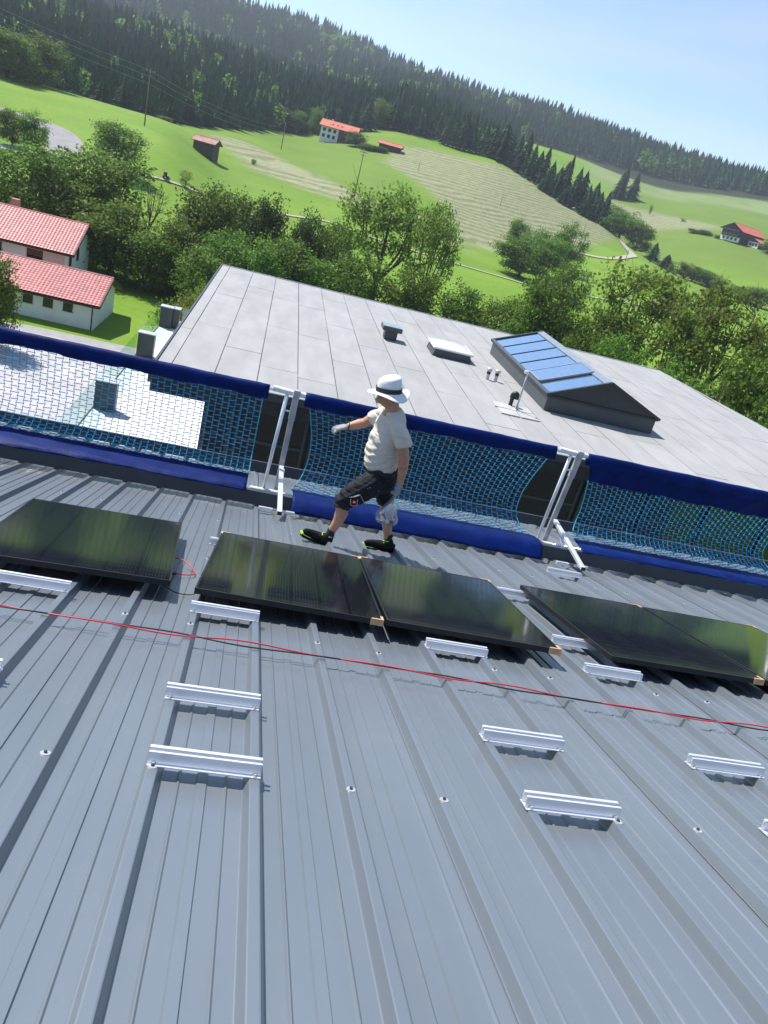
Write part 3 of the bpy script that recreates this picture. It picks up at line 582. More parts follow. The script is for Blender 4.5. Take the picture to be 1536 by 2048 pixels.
for q in (-1, 1):
    rot = Matrix.Rotation(-q*-1*ang if q < 0 else ang, 3, 'Y')
    n_p = 6; pl = 2*hl/n_p; slope = math.hypot(hw, pk-e0)
    for k in range(n_p):
        yc = -hl+pl*(k+.5); raised = .06 if (k == 1 and q < 0) else 0.0
        o = MB().box((0, 0, 0), (slope-.22, pl-.08, .02)).build('pane', m_skyg, sk); o.location = (q*(hw*.5+.045), yc, (e0+pk)/2-.035+raised); o.rotation_euler = (0, q*ang, 0)
        if raised:
            f_ = MB(); a_, b_ = slope-.2, pl-.06
            f_.bx(-a_/2, a_/2, -b_/2-.03, -b_/2+.02, -.07, .02); f_.bx(-a_/2, a_/2, b_/2-.02, b_/2+.03, -.07, .02); f_.bx(-a_/2-.03, -a_/2+.02, -b_/2+.021, b_/2-.021, -.07, .02); f_.bx(a_/2-.02, a_/2+.03, -b_/2+.021, b_/2-.021, -.07, .02)
            f = f_.build('vent_frame', MATS['sky_grey_metal'], sk); f.location = o.location; f.rotation_euler = o.rotation_euler
    for k in range(n_p+1):
        yc = -hl+pl*k
        o = MB().box((0, 0, 0), (slope-.02, .055, .06)).build('glazing_bar', m_anth, sk); o.location = (q*(hw*.5+.02), yc, (e0+pk)/2-.03); o.rotation_euler = (0, q*ang, 0)
    o = MB().box((0, 0, 0), (.10, 2*hl+.1, .05)).build('eave_bar', m_anth2, sk); o.location = (q*(hw+.02), 0, e0+.0); o.rotation_euler = (0, q*ang, 0)
# dome light
dl = empty('dome_rooflight', (6.0, 25.15, FZ)); tag(dl, 'small square rooflight with white lid and dark curb', 'rooflight')
MB().prism([(-.66, .002), (.66, .002), (.60, .24), (-.60, .24)], -.62, .62, 'y').build('curb', m_anth2, dl)
MB().bx(-.68, .68, -.68, .68, .241, .31).build('lid_frame', mat('white_pvc', (0.78, 0.79, 0.80), rough=0.35, var=0.04), dl, bevel=.015)
_d = MB(); _gn = 10; _V = [(-.62+1.24*i/_gn, -.62+1.24*j/_gn, .312+.10*(math.sin(math.pi*i/_gn)*math.sin(math.pi*j/_gn))**.5) for j in range(_gn+1) for i in range(_gn+1)]
_d.add(_V, [(j*(_gn+1)+i, j*(_gn+1)+i+1, (j+1)*(_gn+1)+i+1, (j+1)*(_gn+1)+i) for j in range(_gn) for i in range(_gn)])
_d.build('dome', mat('opal_dome', (0.70, 0.72, 0.74), rough=0.25, var=0.03, coat=0.5), dl, smooth=True)
# box ventilator
bv = empty('box_ventilator', (4.0, 25.55, FZ)); tag(bv, 'dark box ventilator with flat pale-blue cap on the flat roof', 'ventilator')
MB().bx(-.21, .21, -.21, .21, .002, .30).build('shaft', m_anth2, bv, bevel=.01); MB().bx(-.33, .33, -.33, .33, .301, .45).build('cap', m_anth2, bv, bevel=.02)
MB().bx(-.31, .31, -.31, .31, .4505, .462).build('cap_sheet', mat('bluish_sheet', (0.33, 0.40, 0.44), rough=0.3, metal=0.3), bv)
MB().bx(-.32, .30, -.32, .30, .0, .0015).build('flashing', m_felt, bv)
for i, (x, y, lb) in enumerate(((6.83, 22.8, 'left'), (7.10, 22.8, 'right'))):
    v = empty('vent_pipe', (x, y, FZ)); tag(v, f'short grey vent pipe with mushroom cap, {lb} of the pair by the skylight', 'vent pipe', 'pair of short vent pipes')
    MB().tube([(0, 0, .002), (0, 0, .17)], .055, n=14).build('pipe', m_lgrey, v, smooth=False); MB().tube([(0, 0, .17), (0, 0, .25)], .06, n=14).build('collar', m_black, v)
    MB().tube([(0, 0, .25), (0, 0, .27), (0, 0, .34), (0, 0, .36)], [.06, .085, .085, .06], n=16).build('mushroom_cap', m_lgrey, v)
hd = empty('hooded_vent', (6.85, 20.0, FZ)); tag(hd, 'black goose-neck vent pipe beside the antenna mast', 'vent pipe')
MB().tube([(0, 0, .03), (0, 0, .2), (0, .01, .28)], .055, n=12).build('pipe', m_black, hd, smooth=True)
MB().tube(smooth_pts([(0, .01, .24), (.0, .0, .33), (.05, -.03, .38), (.10, -.05, .33), (.11, -.06, .24)], 4), .075, n=12).build('hood', m_black, hd, smooth=True)
an = empty('antenna_mast', (6.91, 19.6, FZ)); tag(an, 'thin grey mast with small white head standing on paving slabs', 'mast')
MB().tube([(0, 0, .04), (0, 0, 1.14)], .025, n=10).build('pole', m_alu_dull, an, smooth=True)
MB().box((-.04, 0, 1.09), (.12, .06, .09)).build('head', MATS['white_pvc'], an, bevel=.015)
MB().tube([(0, 0, .04), (0, 0, .07)], [.11, .05], n=12).box((.0, .0, .10), (.08, .08, .1)).build('clamp_foot', m_alu_dull, an)
for i, (dx, dy) in enumerate(((-.32, .22), (.22, .22), (-.30, -.36), (.25, -.36))):
    o = MB().bx(-.26, .26, -.26, .26, .001, .037).build('paving_slab', m_conc, an, bevel=.004); o.location = (dx, dy, 0); o.rotation_euler = (0, 0, R(-4+i*1.5))
# ------------------------------------------------------------------ houses, barns, poles
m_white = mat('white_render', (0.74, 0.745, 0.75), rough=0.85, var=0.05, scale=0.7, coords='World')
m_pink = mat('faded_pink_render', (0.70, 0.50, 0.48), rough=0.85, var=0.06, scale=0.7, coords='World')
m_rtile = mat('red_clay_tile', (0.49, 0.185, 0.168), rough=0.42, var=0.2, scale=2.2, coords='World', detail=6)
m_rtile2 = mat('orange_clay_tile', (0.50, 0.125, 0.07), rough=0.7, var=0.18, scale=0.5, coords='World')
m_rtile3 = mat('weathered_tile', (0.36, 0.19, 0.15), rough=0.8, var=0.2, scale=0.6, coords='World')
m_brown = mat('dark_brown_wood', (0.030, 0.017, 0.012), rough=0.6, var=0.25, scale=3)
m_wood = mat('weathered_wood', (0.085, 0.068, 0.055), rough=0.85, var=0.3, scale=1.5, stretch=(8, 8, .6))
m_soffit = mat('soffit_board', (0.22, 0.16, 0.12), rough=0.8)
def tile_field(W, Ls, pitch=.30, row=.36):
    """corrugated tile courses: x along the eave 0..W, y up the slope 0..Ls, z out of the slope"""
    nc, nr = int(round(W/pitch)), int(round(Ls/row)); pitch, row = W/nc, Ls/nr; q = 6
    u = np.arange(nc*q+1)/q; wave = .032*np.abs(np.sin(np.pi*u))**.8
    V = []; 
    for j in range(nr):
        for yy, zz in ((j*row-.03, .034), ((j+1)*row-.03, .004)):
            V.append(np.stack([u*pitch, np.full_like(u, yy), wave+zz], -1))
    V = np.array(V); n = len(u); k = V.shape[0]; V = V.reshape(-1, 3)
    i, j = np.meshgrid(np.arange(n-1), np.arange(k-1), indexing='ij'); a = (j*n+i).ravel()
    return V, np.stack([a, a+1, a+n+1, a+n], -1)
def house(name, loc, rz, Lx, Wy, wall, rise, over, label, cat, m_wall, m_roof, tiles=False, gable_over=.5, m_trim=None, m_gable=None):
    """walls round a gabled roof, ridge along local x; local origin at the middle of the floor; front is -y"""
    m_trim = m_trim or m_brown; t = empty(name, loc, (0, 0, rz)); tag(t, label, cat)
    hx, hy = Lx/2, Wy/2
    MB().prism([(-hy, -2.4), (hy, -2.4), (hy, wall), (0, wall+rise), (-hy, wall)], -hx, hx, 'x').build('wall', m_wall, t)
    ang = math.atan2(rise, hy); rf = None
    for q in (-1, 1):
        Ls = (hy+over)/math.cos(ang); mid = Vector((0, q*(hy+over)/2, wall+rise-math.tan(ang)*(hy+over)/2+.10))
        o = MB().box((0, 0, 0), (Lx+2*gable_over, Ls, .14)).build('roof', m_roof if not tiles else m_trim, t); o.location = mid; o.rotation_euler = (-q*ang, 0, 0)
        if q == -1: rf = o
        if tiles:
            V, F = tile_field(Lx+2*gable_over-.05, Ls+.06)
            V = V-np.array([(Lx+2*gable_over)/2-.025, Ls/2, 0])
            if q == 1: V = V*np.array([1, -1, 1]); F = F[:, ::-1]
            me = np_mesh('roof_tiles', V+np.array([0, 0, .075]), F, m_roof, smooth=False); p = link_mesh('roof_tiles', me, o); p['kind'] = 'stuff'
        e = MB().tube([(-hx-gable_over, q*(hy+over+.05), wall-math.tan(ang)*over+.02), (hx+gable_over, q*(hy+over+.05), wall-math.tan(ang)*over+.02)], .075, n=8).build('gutter', m_trim, t)
    MB().tube([(-hx-gable_over, 0, wall+rise+.19), (hx+gable_over, 0, wall+rise+.19)], .10, n=8).build('ridge_tiles', m_roof, t)
    for x in (-hx-gable_over-.02, hx+gable_over+.02):
        for q in (-1, 1):
            a, c = Vector((x, q*(hy+over), wall-math.tan(ang)*over+.08)), Vector((x, 0, wall+rise+.10)); d = c-a
            MB().box((0, 0, 0), (.05, d.length, .24)).build('barge_board', m_trim, t).matrix_local = Matrix.Translation((a+c)/2) @ Matrix.Rotation(-q*ang, 4, 'X')
    return t
def window(t, x, z, w, h, y, face='front', m_fr=None, cross=True):
    """a framed window set on a wall; face front: the wall lies at local y; face right: at local x=y"""
    g = MB(); f = .07
    def bx(a0, a1, d0, d1, c0, c1):
        if face == 'front': g.bx(a0, a1, y+d0, y+d1, c0, c1)
        else: g.bx(y-d1, y-d0, a0, a1, c0, c1)
    bx(x-w/2, x-w/2+f, -.05, .03, z, z+h); bx(x+w/2-f, x+w/2, -.05, .03, z, z+h); bx(x-w/2+f, x+w/2-f, -.05, .03, z, z+f); bx(x-w/2+f, x+w/2-f, -.05, .03, z+h-f, z+h)
    if cross: bx(x-.025, x+.025, -.045, .03, z+f, z+h-f)
    o = g.build('window', m_fr or m_brown, t)
    g = MB(); bx(x-w/2+f, x+w/2-f, -.02, .02, z+f, z+h-f); g.build('pane', m_win, o)
    g = MB(); bx(x-w/2-.08, x+w/2+.08, -.12, .0, z-.05, z-.004); g.build('sill', MATS['light_grey_metal'], o)
# near low house and the taller one behind it
lo = house('low_house', (-21.3, 72.1, -18), 0, 14.0, 8.0, 2.5, 1.45, .6, 'low white house with red tiled roof and three small square windows', 'house', m_white, m_rtile, tiles=True, gable_over=.55)
for x in (-19.6, -18.0, -16.4): window(lo, x+21.3, 1.33, .78, .72, -4.001)
MB().tube([(6.88, -4.08, 2.25), (6.88, -4.08, .02)], .05, n=8).build('downpipe', m_brown, lo)
_g = MB().bx(-7.6, 7.55, -4.55, -4.02, -.02, .03).bx(7.02, 7.6, -4.02, 4.4, -.02, .03).build('plinth_strip', mat('dark_gravel', (0.10, 0.10, 0.10), rough=0.9, var=0.2, scale=4), lo)
MB().bx(7.62, 9.6, .6, 5.4, -.02, .05).build('patio', m_conc, lo)
MB().tube([(7.6+.42*math.cos(a), -3.6+.3*math.sin(a), .05) for a in np.linspace(0, 6.28, 20)], .035, n=6, cap=False).build('hose_ring', m_conc, lo)
hi = house('tall_house', (-27.5, 84.0, -18), 0, 15.8, 8.4, 4.25, 2.0, .75, 'taller white house with red tiled roof behind the low one', 'house', m_white, m_rtile, tiles=True, gable_over=.7)
window(hi, -22.6+27.5, 2.72, 1.45, .92, -4.201); window(hi, -26.3+27.5, 2.72, 1.45, .92, -4.201)
MB().bx(5.4, 7.6, -4.215, -4.202, 1.6, 3.6).build('pink_panel', m_pink, hi)
window(hi, -3.3, 2.7, .8, .95, 7.9-.001+.002, face='right', cross=False); window(hi, -.6, 2.9, .8, 1.15, 7.9+.001, face='right', cross=False)
MB().bx(1.0, 1.7, .6, 1.3, 6.0, 7.1).build('chimney', m_rtile3, hi)
# hay barn on the slope
bz = float(ground(-23.8, 225.5))
bn = house('hay_barn', (-23.8, 226, bz), R(-14), 5.4, 4.6, 3.3, 1.0, .55, 'small weathered hay barn with faded red roof on the green slope', 'barn', m_wood, m_rtile3, gable_over=.6)
for k in range(18): MB().bx(-2.62+k*.30, -2.38+k*.30, -2.335, -2.302, -.3, 3.25).build('board', m_wood, bn)
# farmhouse at the wood's edge
fz = float(ground(15, 379)); fh = house('farmhouse', (15.5, 381, fz-.3), R(-10), 15.5, 9.5, 5.6, 2.4, .9, 'white farmhouse with red roof and timber barn end below the wood', 'farmhouse', m_white, m_rtile2, gable_over=.9)
MB().bx(.2, 7.75, -4.95, -4.76, -.4, 5.5).bx(7.752, 7.9, -4.7, 4.7, -.4, 5.5).build('timber_cladding', m_wood, fh)
for x in (-6.2, -3.9, -1.6):
    window(fh, x, .9, 1.25, 1.3, -4.751); window(fh, x, 3.3, 1.25, 1.3, -4.751)
window(fh, 3.0, 1.0, 1.6, 1.8, -4.951); MB().bx(-4.6, -3.9, 1.2, 1.9, 7.2, 8.8).build('chimney', m_white, fh)
for x in (-3, -1, 1): MB().box((0, 0, 0), (.7, .9, .05)).build('roof_window', m_win, fh).matrix_local = Matrix.Translation((x, -3.0, 5.6+2.4-3.0*2.4/4.75+.22)) @ Matrix.Rotation(math.atan2(2.4, 4.75), 4, 'X')
sz = float(ground(37.5, 366)); sh = house('farm_shed', (37.5, 367, sz-.4), R(-12), 9.5, 5.5, 2.6, 1.0, .6, 'low timber shed with red roof right of the farmhouse', 'shed', m_brown, m_rtile2, gable_over=.6)
# farm on the right
gz = float(ground(241, 420)); dk = mat('black_brown_timber', (0.035, 0.032, 0.032), rough=0.8, var=0.25, scale=1.2)
rf_ = house('dark_farmhouse', (246, 431, gz+1.0), R(24), 20, 13, 6.0, 3.2, 1.2, 'dark timber farmhouse with orange-red roof and balconies on the right hillside', 'farmhouse', dk, m_rtile2, gable_over=1.3)
for z in (2.6, 5.0):
    MB().bx(-11.2, -10.02, -5.5, 5.5, z, z+.16).build('balcony', m_brown, rf_); MB().bx(-11.25, -11.12, -5.5, 5.5, z+.17, z+1.05).build('balcony_rail', dk, rf_)
MB().bx(-10.12, -10.01, -6.3, 6.3, -.2, 2.3).build('rendered_base', m_white, rf_)
for y in (-4, -1.3, 1.3, 4):
    g = MB().bx(-10.2, -10.13, y-.6, y+.6, .5, 1.9).build('window', m_brown, rf_); MB().bx(-10.22, -10.205, y-.5, y+.5, .6, 1.8).build('pane', m_win, g)
    g = MB().bx(-10.1, -10.011, y-.6, y+.6, 3.1, 4.5).build('window', m_white, rf_); MB().bx(-10.13, -10.105, y-.5, y+.5, 3.2, 4.4).build('pane', m_win, g)
ax_ = house('white_annex', (251.5, 421.0, gz+.6), R(24), 10, 7, 2.9, 1.5, .7, 'low white-fronted annex with red roof in front of the dark farmhouse', 'annex', dk, m_rtile2, gable_over=.9)
MB().bx(-5.1, -5.01, -3.3, 3.3, -.2, 2.8).build('white_front', m_white, ax_)
for y in (-1.8, 0, 1.8):
    g = MB().bx(-5.2, -5.11, y-.6, y+.6, .8, 2.1).build('window', m_brown, ax_); MB().bx(-5.23, -5.205, y-.5, y+.5, .9, 2.0).build('pane', m_win, g)
# utility poles and wires
m_pole = mat('pole_wood', (0.14, 0.125, 0.11), rough=0.85, var=0.2)
def pole(x, y, h, label, arm=True, lean=0.0, r0=.17):
    z = float(ground(x, y)); t = empty('utility_pole', (x, y, z), (0, lean, 0)); tag(t, label, 'pole', 'wooden utility poles on the hillside')
    MB().tube([(0, 0, -.5), (0, 0, h)], [r0, r0*.65], n=8).build('shaft', m_pole, t, smooth=True)
    if arm:
        MB().box((0, 0, h-.7), (2.0, .14, .14)).box((0, 0, h-1.5), (1.5, .12, .12)).build('cross_arm', m_pole, t)
        for dx in (-.9, 0, .9): MB().tube([(dx, 0, h-.63), (dx, 0, h-.35)], .06, n=6).build('insulator', MATS['light_grey_metal'], t)
    return Vector((x, y, z+h-.35))
pA = pole(-38.1, 216.7, 12.6, 'tall thin utility pole on the left green slope')
pB = pole(17.0, 233.4, 12.0, 'utility pole with cross arms at the mown strip')
pole(106, 289, 10.5, 'bare leaning pole by the cluster of round trees', arm=False, lean=R(-6), r0=.13)
pole(125.5, 292.2, 4.2, 'short post beside the farm track', arm=False, r0=.12)
pole(45.4, 322.8, 5.0, 'small stake, leftmost of two in the big mown field', arm=False, r0=.08)
pole(78.1, 312.4, 5.0, 'small stake, right of two in the big mown field', arm=False, r0=.08)
def wire(a, b, sag, label):
    pts = [a.lerp(b, k/16)-Vector((0, 0, sag*4*(k/16)*(1-k/16))) for k in range(17)]
    tag(MB().tube(pts, .022, n=4).build('power_line', m_lgrey), label, 'wire', 'overhead power lines on the left slope')
for i, dz in enumerate((0, -1.3, -2.9)):
    nm = ('top', 'middle', 'lowest')[i]
    wire(Vector((-108, 255, 19+dz)), pA+Vector((0, 0, dz)), 1.0, f'{nm} overhead wire left of the tall utility pole')
    wire(pA+Vector((0, 0, dz)), Vector((-8+2*i, 322, 6.5+dz)), 2.0, f'{nm} overhead wire right of the tall utility pole')
_pe = pole(-7, 322, 9.5, 'far utility pole at the top of the mown strip, end of the wires')
# tractor on the valley path
tz = float(ground(-23.5, 162.3)); tr = empty('tractor', (-23.5, 162.3, tz+.24), (0, 0, R(25))); tr.scale = (.62, .62, .62); tag(tr, 'small dark tractor on the path below the hay barn', 'tractor')
mt_ = mat('dark_green_paint', (0.015, 0.03, 0.02), rough=0.4)
MB().bx(-.9, .7, -.35, .35, .55, 1.05).build('bonnet', mt_, tr, bevel=.08); MB().bx(-.95, .0, -.5, .5, 1.05, 1.95).build('cab', m_win, tr, bevel=.12); MB().bx(-1.0, .05, -.55, .55, 1.951, 2.02).build('cab_roof', mt_, tr, bevel=.03)
for x, r_ in ((-.55, .55), (.65, .38)):
    for y in (-.6, .6):
        w = MB().tube([(x, y-.14, r_), (x, y+.14, r_)], r_, n=16).build('wheel', m_black, tr); MB().tube([(x, y-.15, r_), (x, y+.15, r_)], r_*.5, n=12).build('rim', m_lgrey, w)
# ------------------------------------------------------------------ trees and wood
BROAD = [(-29.7,97.6,10.9,10.4,'leafy'),(-24.9,95.8,9.0,7.4,'leafy'),(-24.2,105.3,12.2,12.5,'leafy'),(-30.7,154.0,8.3,9.1,'round'),(-49.0,155.5,6.0,5.3,'round'),(-44.8,153.6,6.9,5.2,'round'),(-18.1,91.2,8.5,9.5,'leafy'),(-18.3,116.6,9.2,5.6,'bare'),(-20.2,164.8,3.1,3.4,'young'),(-9.5,103.6,12.1,9.2,'leafy'),(-6.1,111.8,11.0,6.9,'willow'),(-2.2,100.0,11.8,5.8,'dark'),(2.6,102.0,10.9,4.9,'dark'),(-13.8,88.9,6.3,6.8,'leafy'),(-10.7,91.4,8.2,6.9,'leafy'),(0.3,93.0,9.2,7.0,'leafy'),(6.8,102.8,10.8,6.0,'leafy'),(13.2,107.2,16.8,12.5,'sparse'),(18.1,99.4,15.8,6.9,'sparse'),(4.3,91.9,7.8,7.5,'leafy'),(9.4,91.5,9.6,7.5,'leafy'),(14.9,88.8,9.7,6.8,'leafy'),(21.9,91.4,8.9,6.4,'leafy'),(26.1,88.2,8.7,5.6,'leafy'),(30.2,84.8,13.2,7.7,'leafy'),(49.8,133.0,11.6,6.0,'round'),(28.0,83.4,9.8,5.4,'leafy'),(33.0,77.3,11.6,6.3,'leafy'),(37.8,79.5,16.0,12.0,'sparse'),(41.9,70.5,16.2,10.6,'sparse'),(38.8,70.0,14.3,6.0,'sparse'),(32.6,68.7,10.0,5.7,'leafy'),(34.4,61.0,10.0,6.2,'leafy'),(35.8,55.5,11.4,6.8,'leafy'),(35.8,53.0,13.2,6.1,'leafy'),(32.4,45.7,10.9,5.3,'leafy'),(32.2,50.6,9.7,4.9,'leafy'),(-5.2,89.8,8.3,6.8,'leafy'),(-7.3,85.7,7.0,5.9,'leafy'),(-2.4,88.0,8.3,6.0,'leafy'),(-19.0,58.0,7.3,3.5,'leafy'),(-6.2,57.7,7.2,3.6,'shrub'),(-5.2,61.8,7.6,2.5,'shrub'),(60.7,213.5,11.4,6.4,'round'),(63.7,205.4,11.4,9.1,'leafy'),(56.2,187.8,9.0,12.7,'round'),(62.6,190.0,10.9,9.5,'round'),(77.5,218.7,13.5,9.2,'round'),(-72.5,247.6,12.3,14.1,'leafy'),(-76.9,237.9,11.0,16.2,'leafy'),(150.3,365.3,12.6,21.5,'leafy'),(148.6,376.8,11.9,16.6,'leafy'),(156.5,357.2,12.0,13.3,'leafy'),(158.7,314.2,6.0,10.1,'leafy'),(163.1,309.7,6.6,11.0,'leafy'),(167.7,304.9,6.0,10.9,'leafy'),(169.4,294.8,5.4,9.3,'leafy'),(174.5,289.5,4.9,7.8,'round'),(175.1,279.7,7.5,13.5,'leafy'),(225.0,512.8,6.0,3.8,'young'),(237.6,490.5,2.1,5.2,'young'),(225.3,446.4,2.2,6.8,'round'),(230.5,443.7,2.3,8.9,'leafy'),(235.4,435.5,1.6,6.8,'round'),(250.5,409.4,7.2,9.8,'round'),(22.5,367.3,5.8,9.0,'round'),(28.5,360.9,2.5,8.4,'leafy'),(32.4,360.5,2.1,7.4,'leafy'),(-4.5,398.0,9.7,9.8,'leafy'),(4.0,405.0,11.6,8.3,'leafy'),(35.8,430.5,14.0,12.4,'leafy'),(-20.1,394.5,14.8,11.3,'leafy'),(-41.0,264.8,1.1,4.4,'shrub'),(-12.5,251.7,1.5,1.5,'shrub')]
SPRUCE = [(76.9,418.0,19.2,10.4),(88.7,420.8,17.8,10.0),(96.7,413.9,19.0,14.5),(103.5,407.1,18.9,11.5),(108.8,397.4,17.2,11.2),(114.0,391.8,17.1,10.0),(119.8,383.7,14.6,11.0),(122.9,380.7,20.9,9.3),(127.1,377.2,16.4,10.9),(132.4,373.2,15.3,10.8),(137.3,369.3,15.5,10.7),(144.3,368.8,10.9,8.1),(219.9,558.3,22.4,13.9),(228.9,560.0,21.2,11.6),(217.7,557.0,17.6,10.6),(156.5,337.5,9.0,11.2),(160.5,331.1,6.2,7.5),(69.3,424.4,15.4,8.8),(73.3,421.7,13.6,8.8),(-44.0,296.8,11.0,7.0),(-40.9,315.4,13.1,7.8),(-36.3,328.0,13.0,7.7),(-51.2,291.5,11.0,6.9),(-31.6,343.5,14.5,8.0),(-11.5,394.8,10.8,7.0),(-8.5,397.9,12.4,7.6),(-0.7,402.0,12.5,7.1),(9.1,411.9,14.4,7.9),(15.9,414.7,15.4,7.9),(22.7,417.4,16.5,8.0),(29.1,419.0,14.3,7.4),(42.4,427.9,16.3,8.8),(50.3,429.1,15.4,8.8),(58.4,432.1,15.6,8.9),(80.7,416.3,18.5,9.8),(91.8,417.0,17.9,11.1),(101.7,417.8,18.0,11.7),(106.2,402.2,18.2,10.8),(113.0,399.3,16.9,10.8),(116.6,386.8,15.9,10.5),(122.8,384.9,16.4,10.5),(131.2,380.0,16.1,10.4),(136.7,375.9,15.1,10.4),(141.9,371.9,13.8,9.8),(112.5,378.6,9.8,8.1),(121.3,370.7,8.9,8.5),(130.4,365.4,8.4,7.9),(-56.8,284.4,10.5,6.7),(-62.2,278.1,9.8,6.6),(-26.6,361.0,16.3,8.4),(-21.3,379.4,14.2,7.8)]
def leaf_material(name, c_dark, c_light, trans=0.4, nscale=0.9, spec=0.2):
    m = bpy.data.materials.new(name); m.use_nodes = True; nt = m.node_tree; nt.nodes.clear(); N = nt.nodes.new; L = nt.links.new
    o = N('ShaderNodeOutputMaterial'); d = N('ShaderNodeBsdfPrincipled'); t = N('ShaderNodeBsdfTranslucent'); mx = N('ShaderNodeMixShader'); mx.inputs[0].default_value = trans
    d.inputs['Roughness'].default_value = 0.55; d.inputs['Specular IOR Level'].default_value = spec
    g = N('ShaderNodeNewGeometry'); oi = N('ShaderNodeObjectInfo'); n = N('ShaderNodeTexNoise'); n.inputs['Scale'].default_value = nscale; n.inputs['Detail'].default_value = 2; L(g.outputs['Position'], n.inputs['Vector'])
    a = N('ShaderNodeMath'); a.operation = 'MULTIPLY_ADD'; a.inputs[1].default_value = 0.45; L(g.outputs['Random Per Island'], a.inputs[0]); b = N('ShaderNodeMath'); b.operation = 'MULTIPLY'; b.inputs[1].default_value = 0.75; L(n.outputs['Fac'], b.inputs[0]); L(b.outputs[0], a.inputs[2])
    r = N('ShaderNodeValToRGB'); e = r.color_ramp.elements; e[0].position = 0.25; e[0].color = (*c_dark, 1); e[1].position = 0.85; e[1].color = (*c_light, 1); L(a.outputs[0], r.inputs['Fac'])
    hs = N('ShaderNodeHueSaturation'); mr = N('ShaderNodeMapRange'); mr.inputs['To Min'].default_value = 0.75; mr.inputs['To Max'].default_value = 1.25; L(oi.outputs['Random'], mr.inputs['Value']); L(mr.outputs['Result'], hs.inputs['Value'])
    mh = N('ShaderNodeMapRange'); mh.inputs['To Min'].default_value = 0.485; mh.inputs['To Max'].default_value = 0.515; L(oi.outputs['Random'], mh.inputs['Value']); L(mh.outputs['Result'], hs.inputs['Hue']); L(r.outputs['Color'], hs.inputs['Color'])
    L(hs.outputs['Color'], d.inputs['Base Color']); L(hs.outputs['Color'], t.inputs['Color']); L(d.outputs[0], mx.inputs[1]); L(t.outputs[0], mx.inputs[2]); L(mx.outputs[0], o.inputs['Surface']); return m
m_leaf = leaf_material('leaf_green', (0.032, 0.084, 0.013), (0.195, 0.305, 0.046), trans=0.46)
m_leaf_dark = leaf_material('leaf_dark', (0.032, 0.076, 0.016), (0.100, 0.185, 0.036), trans=0.48)
m_leaf_light = leaf_material('leaf_light', (0.085, 0.140, 0.020), (0.235, 0.325, 0.058), trans=0.55)
m_needle = leaf_material('spruce_needles', (0.017, 0.044, 0.019), (0.046, 0.094, 0.038), trans=0.15, nscale=0.25, spec=0.03)
m_bark = mat('bark', (0.060, 0.048, 0.036), rough=0.9, var=0.3, scale=4)
def leaf_quads(P, size, rng, flat=0.35):
    """one small bent quad per point"""
    n = len(P); a = rng.normal(size=(n, 3)); a /= np.linalg.norm(a, axis=1)[:, None]
    nn = rng.normal(size=(n, 3)); nn[:, 2] = np.abs(nn[:, 2])+flat; b = np.cross(nn, a); b /= np.linalg.norm(b, axis=1)[:, None]
    s = size*rng.uniform(.6, 1.25, n)[:, None]
    V = np.stack([P-a*s*.5, P+b*s*.32, P+a*s*.5, P-b*s*.32], 1).reshape(-1, 3); k = np.arange(n)*4
    return V, np.stack([k, k+1, k+2, k+3], -1)
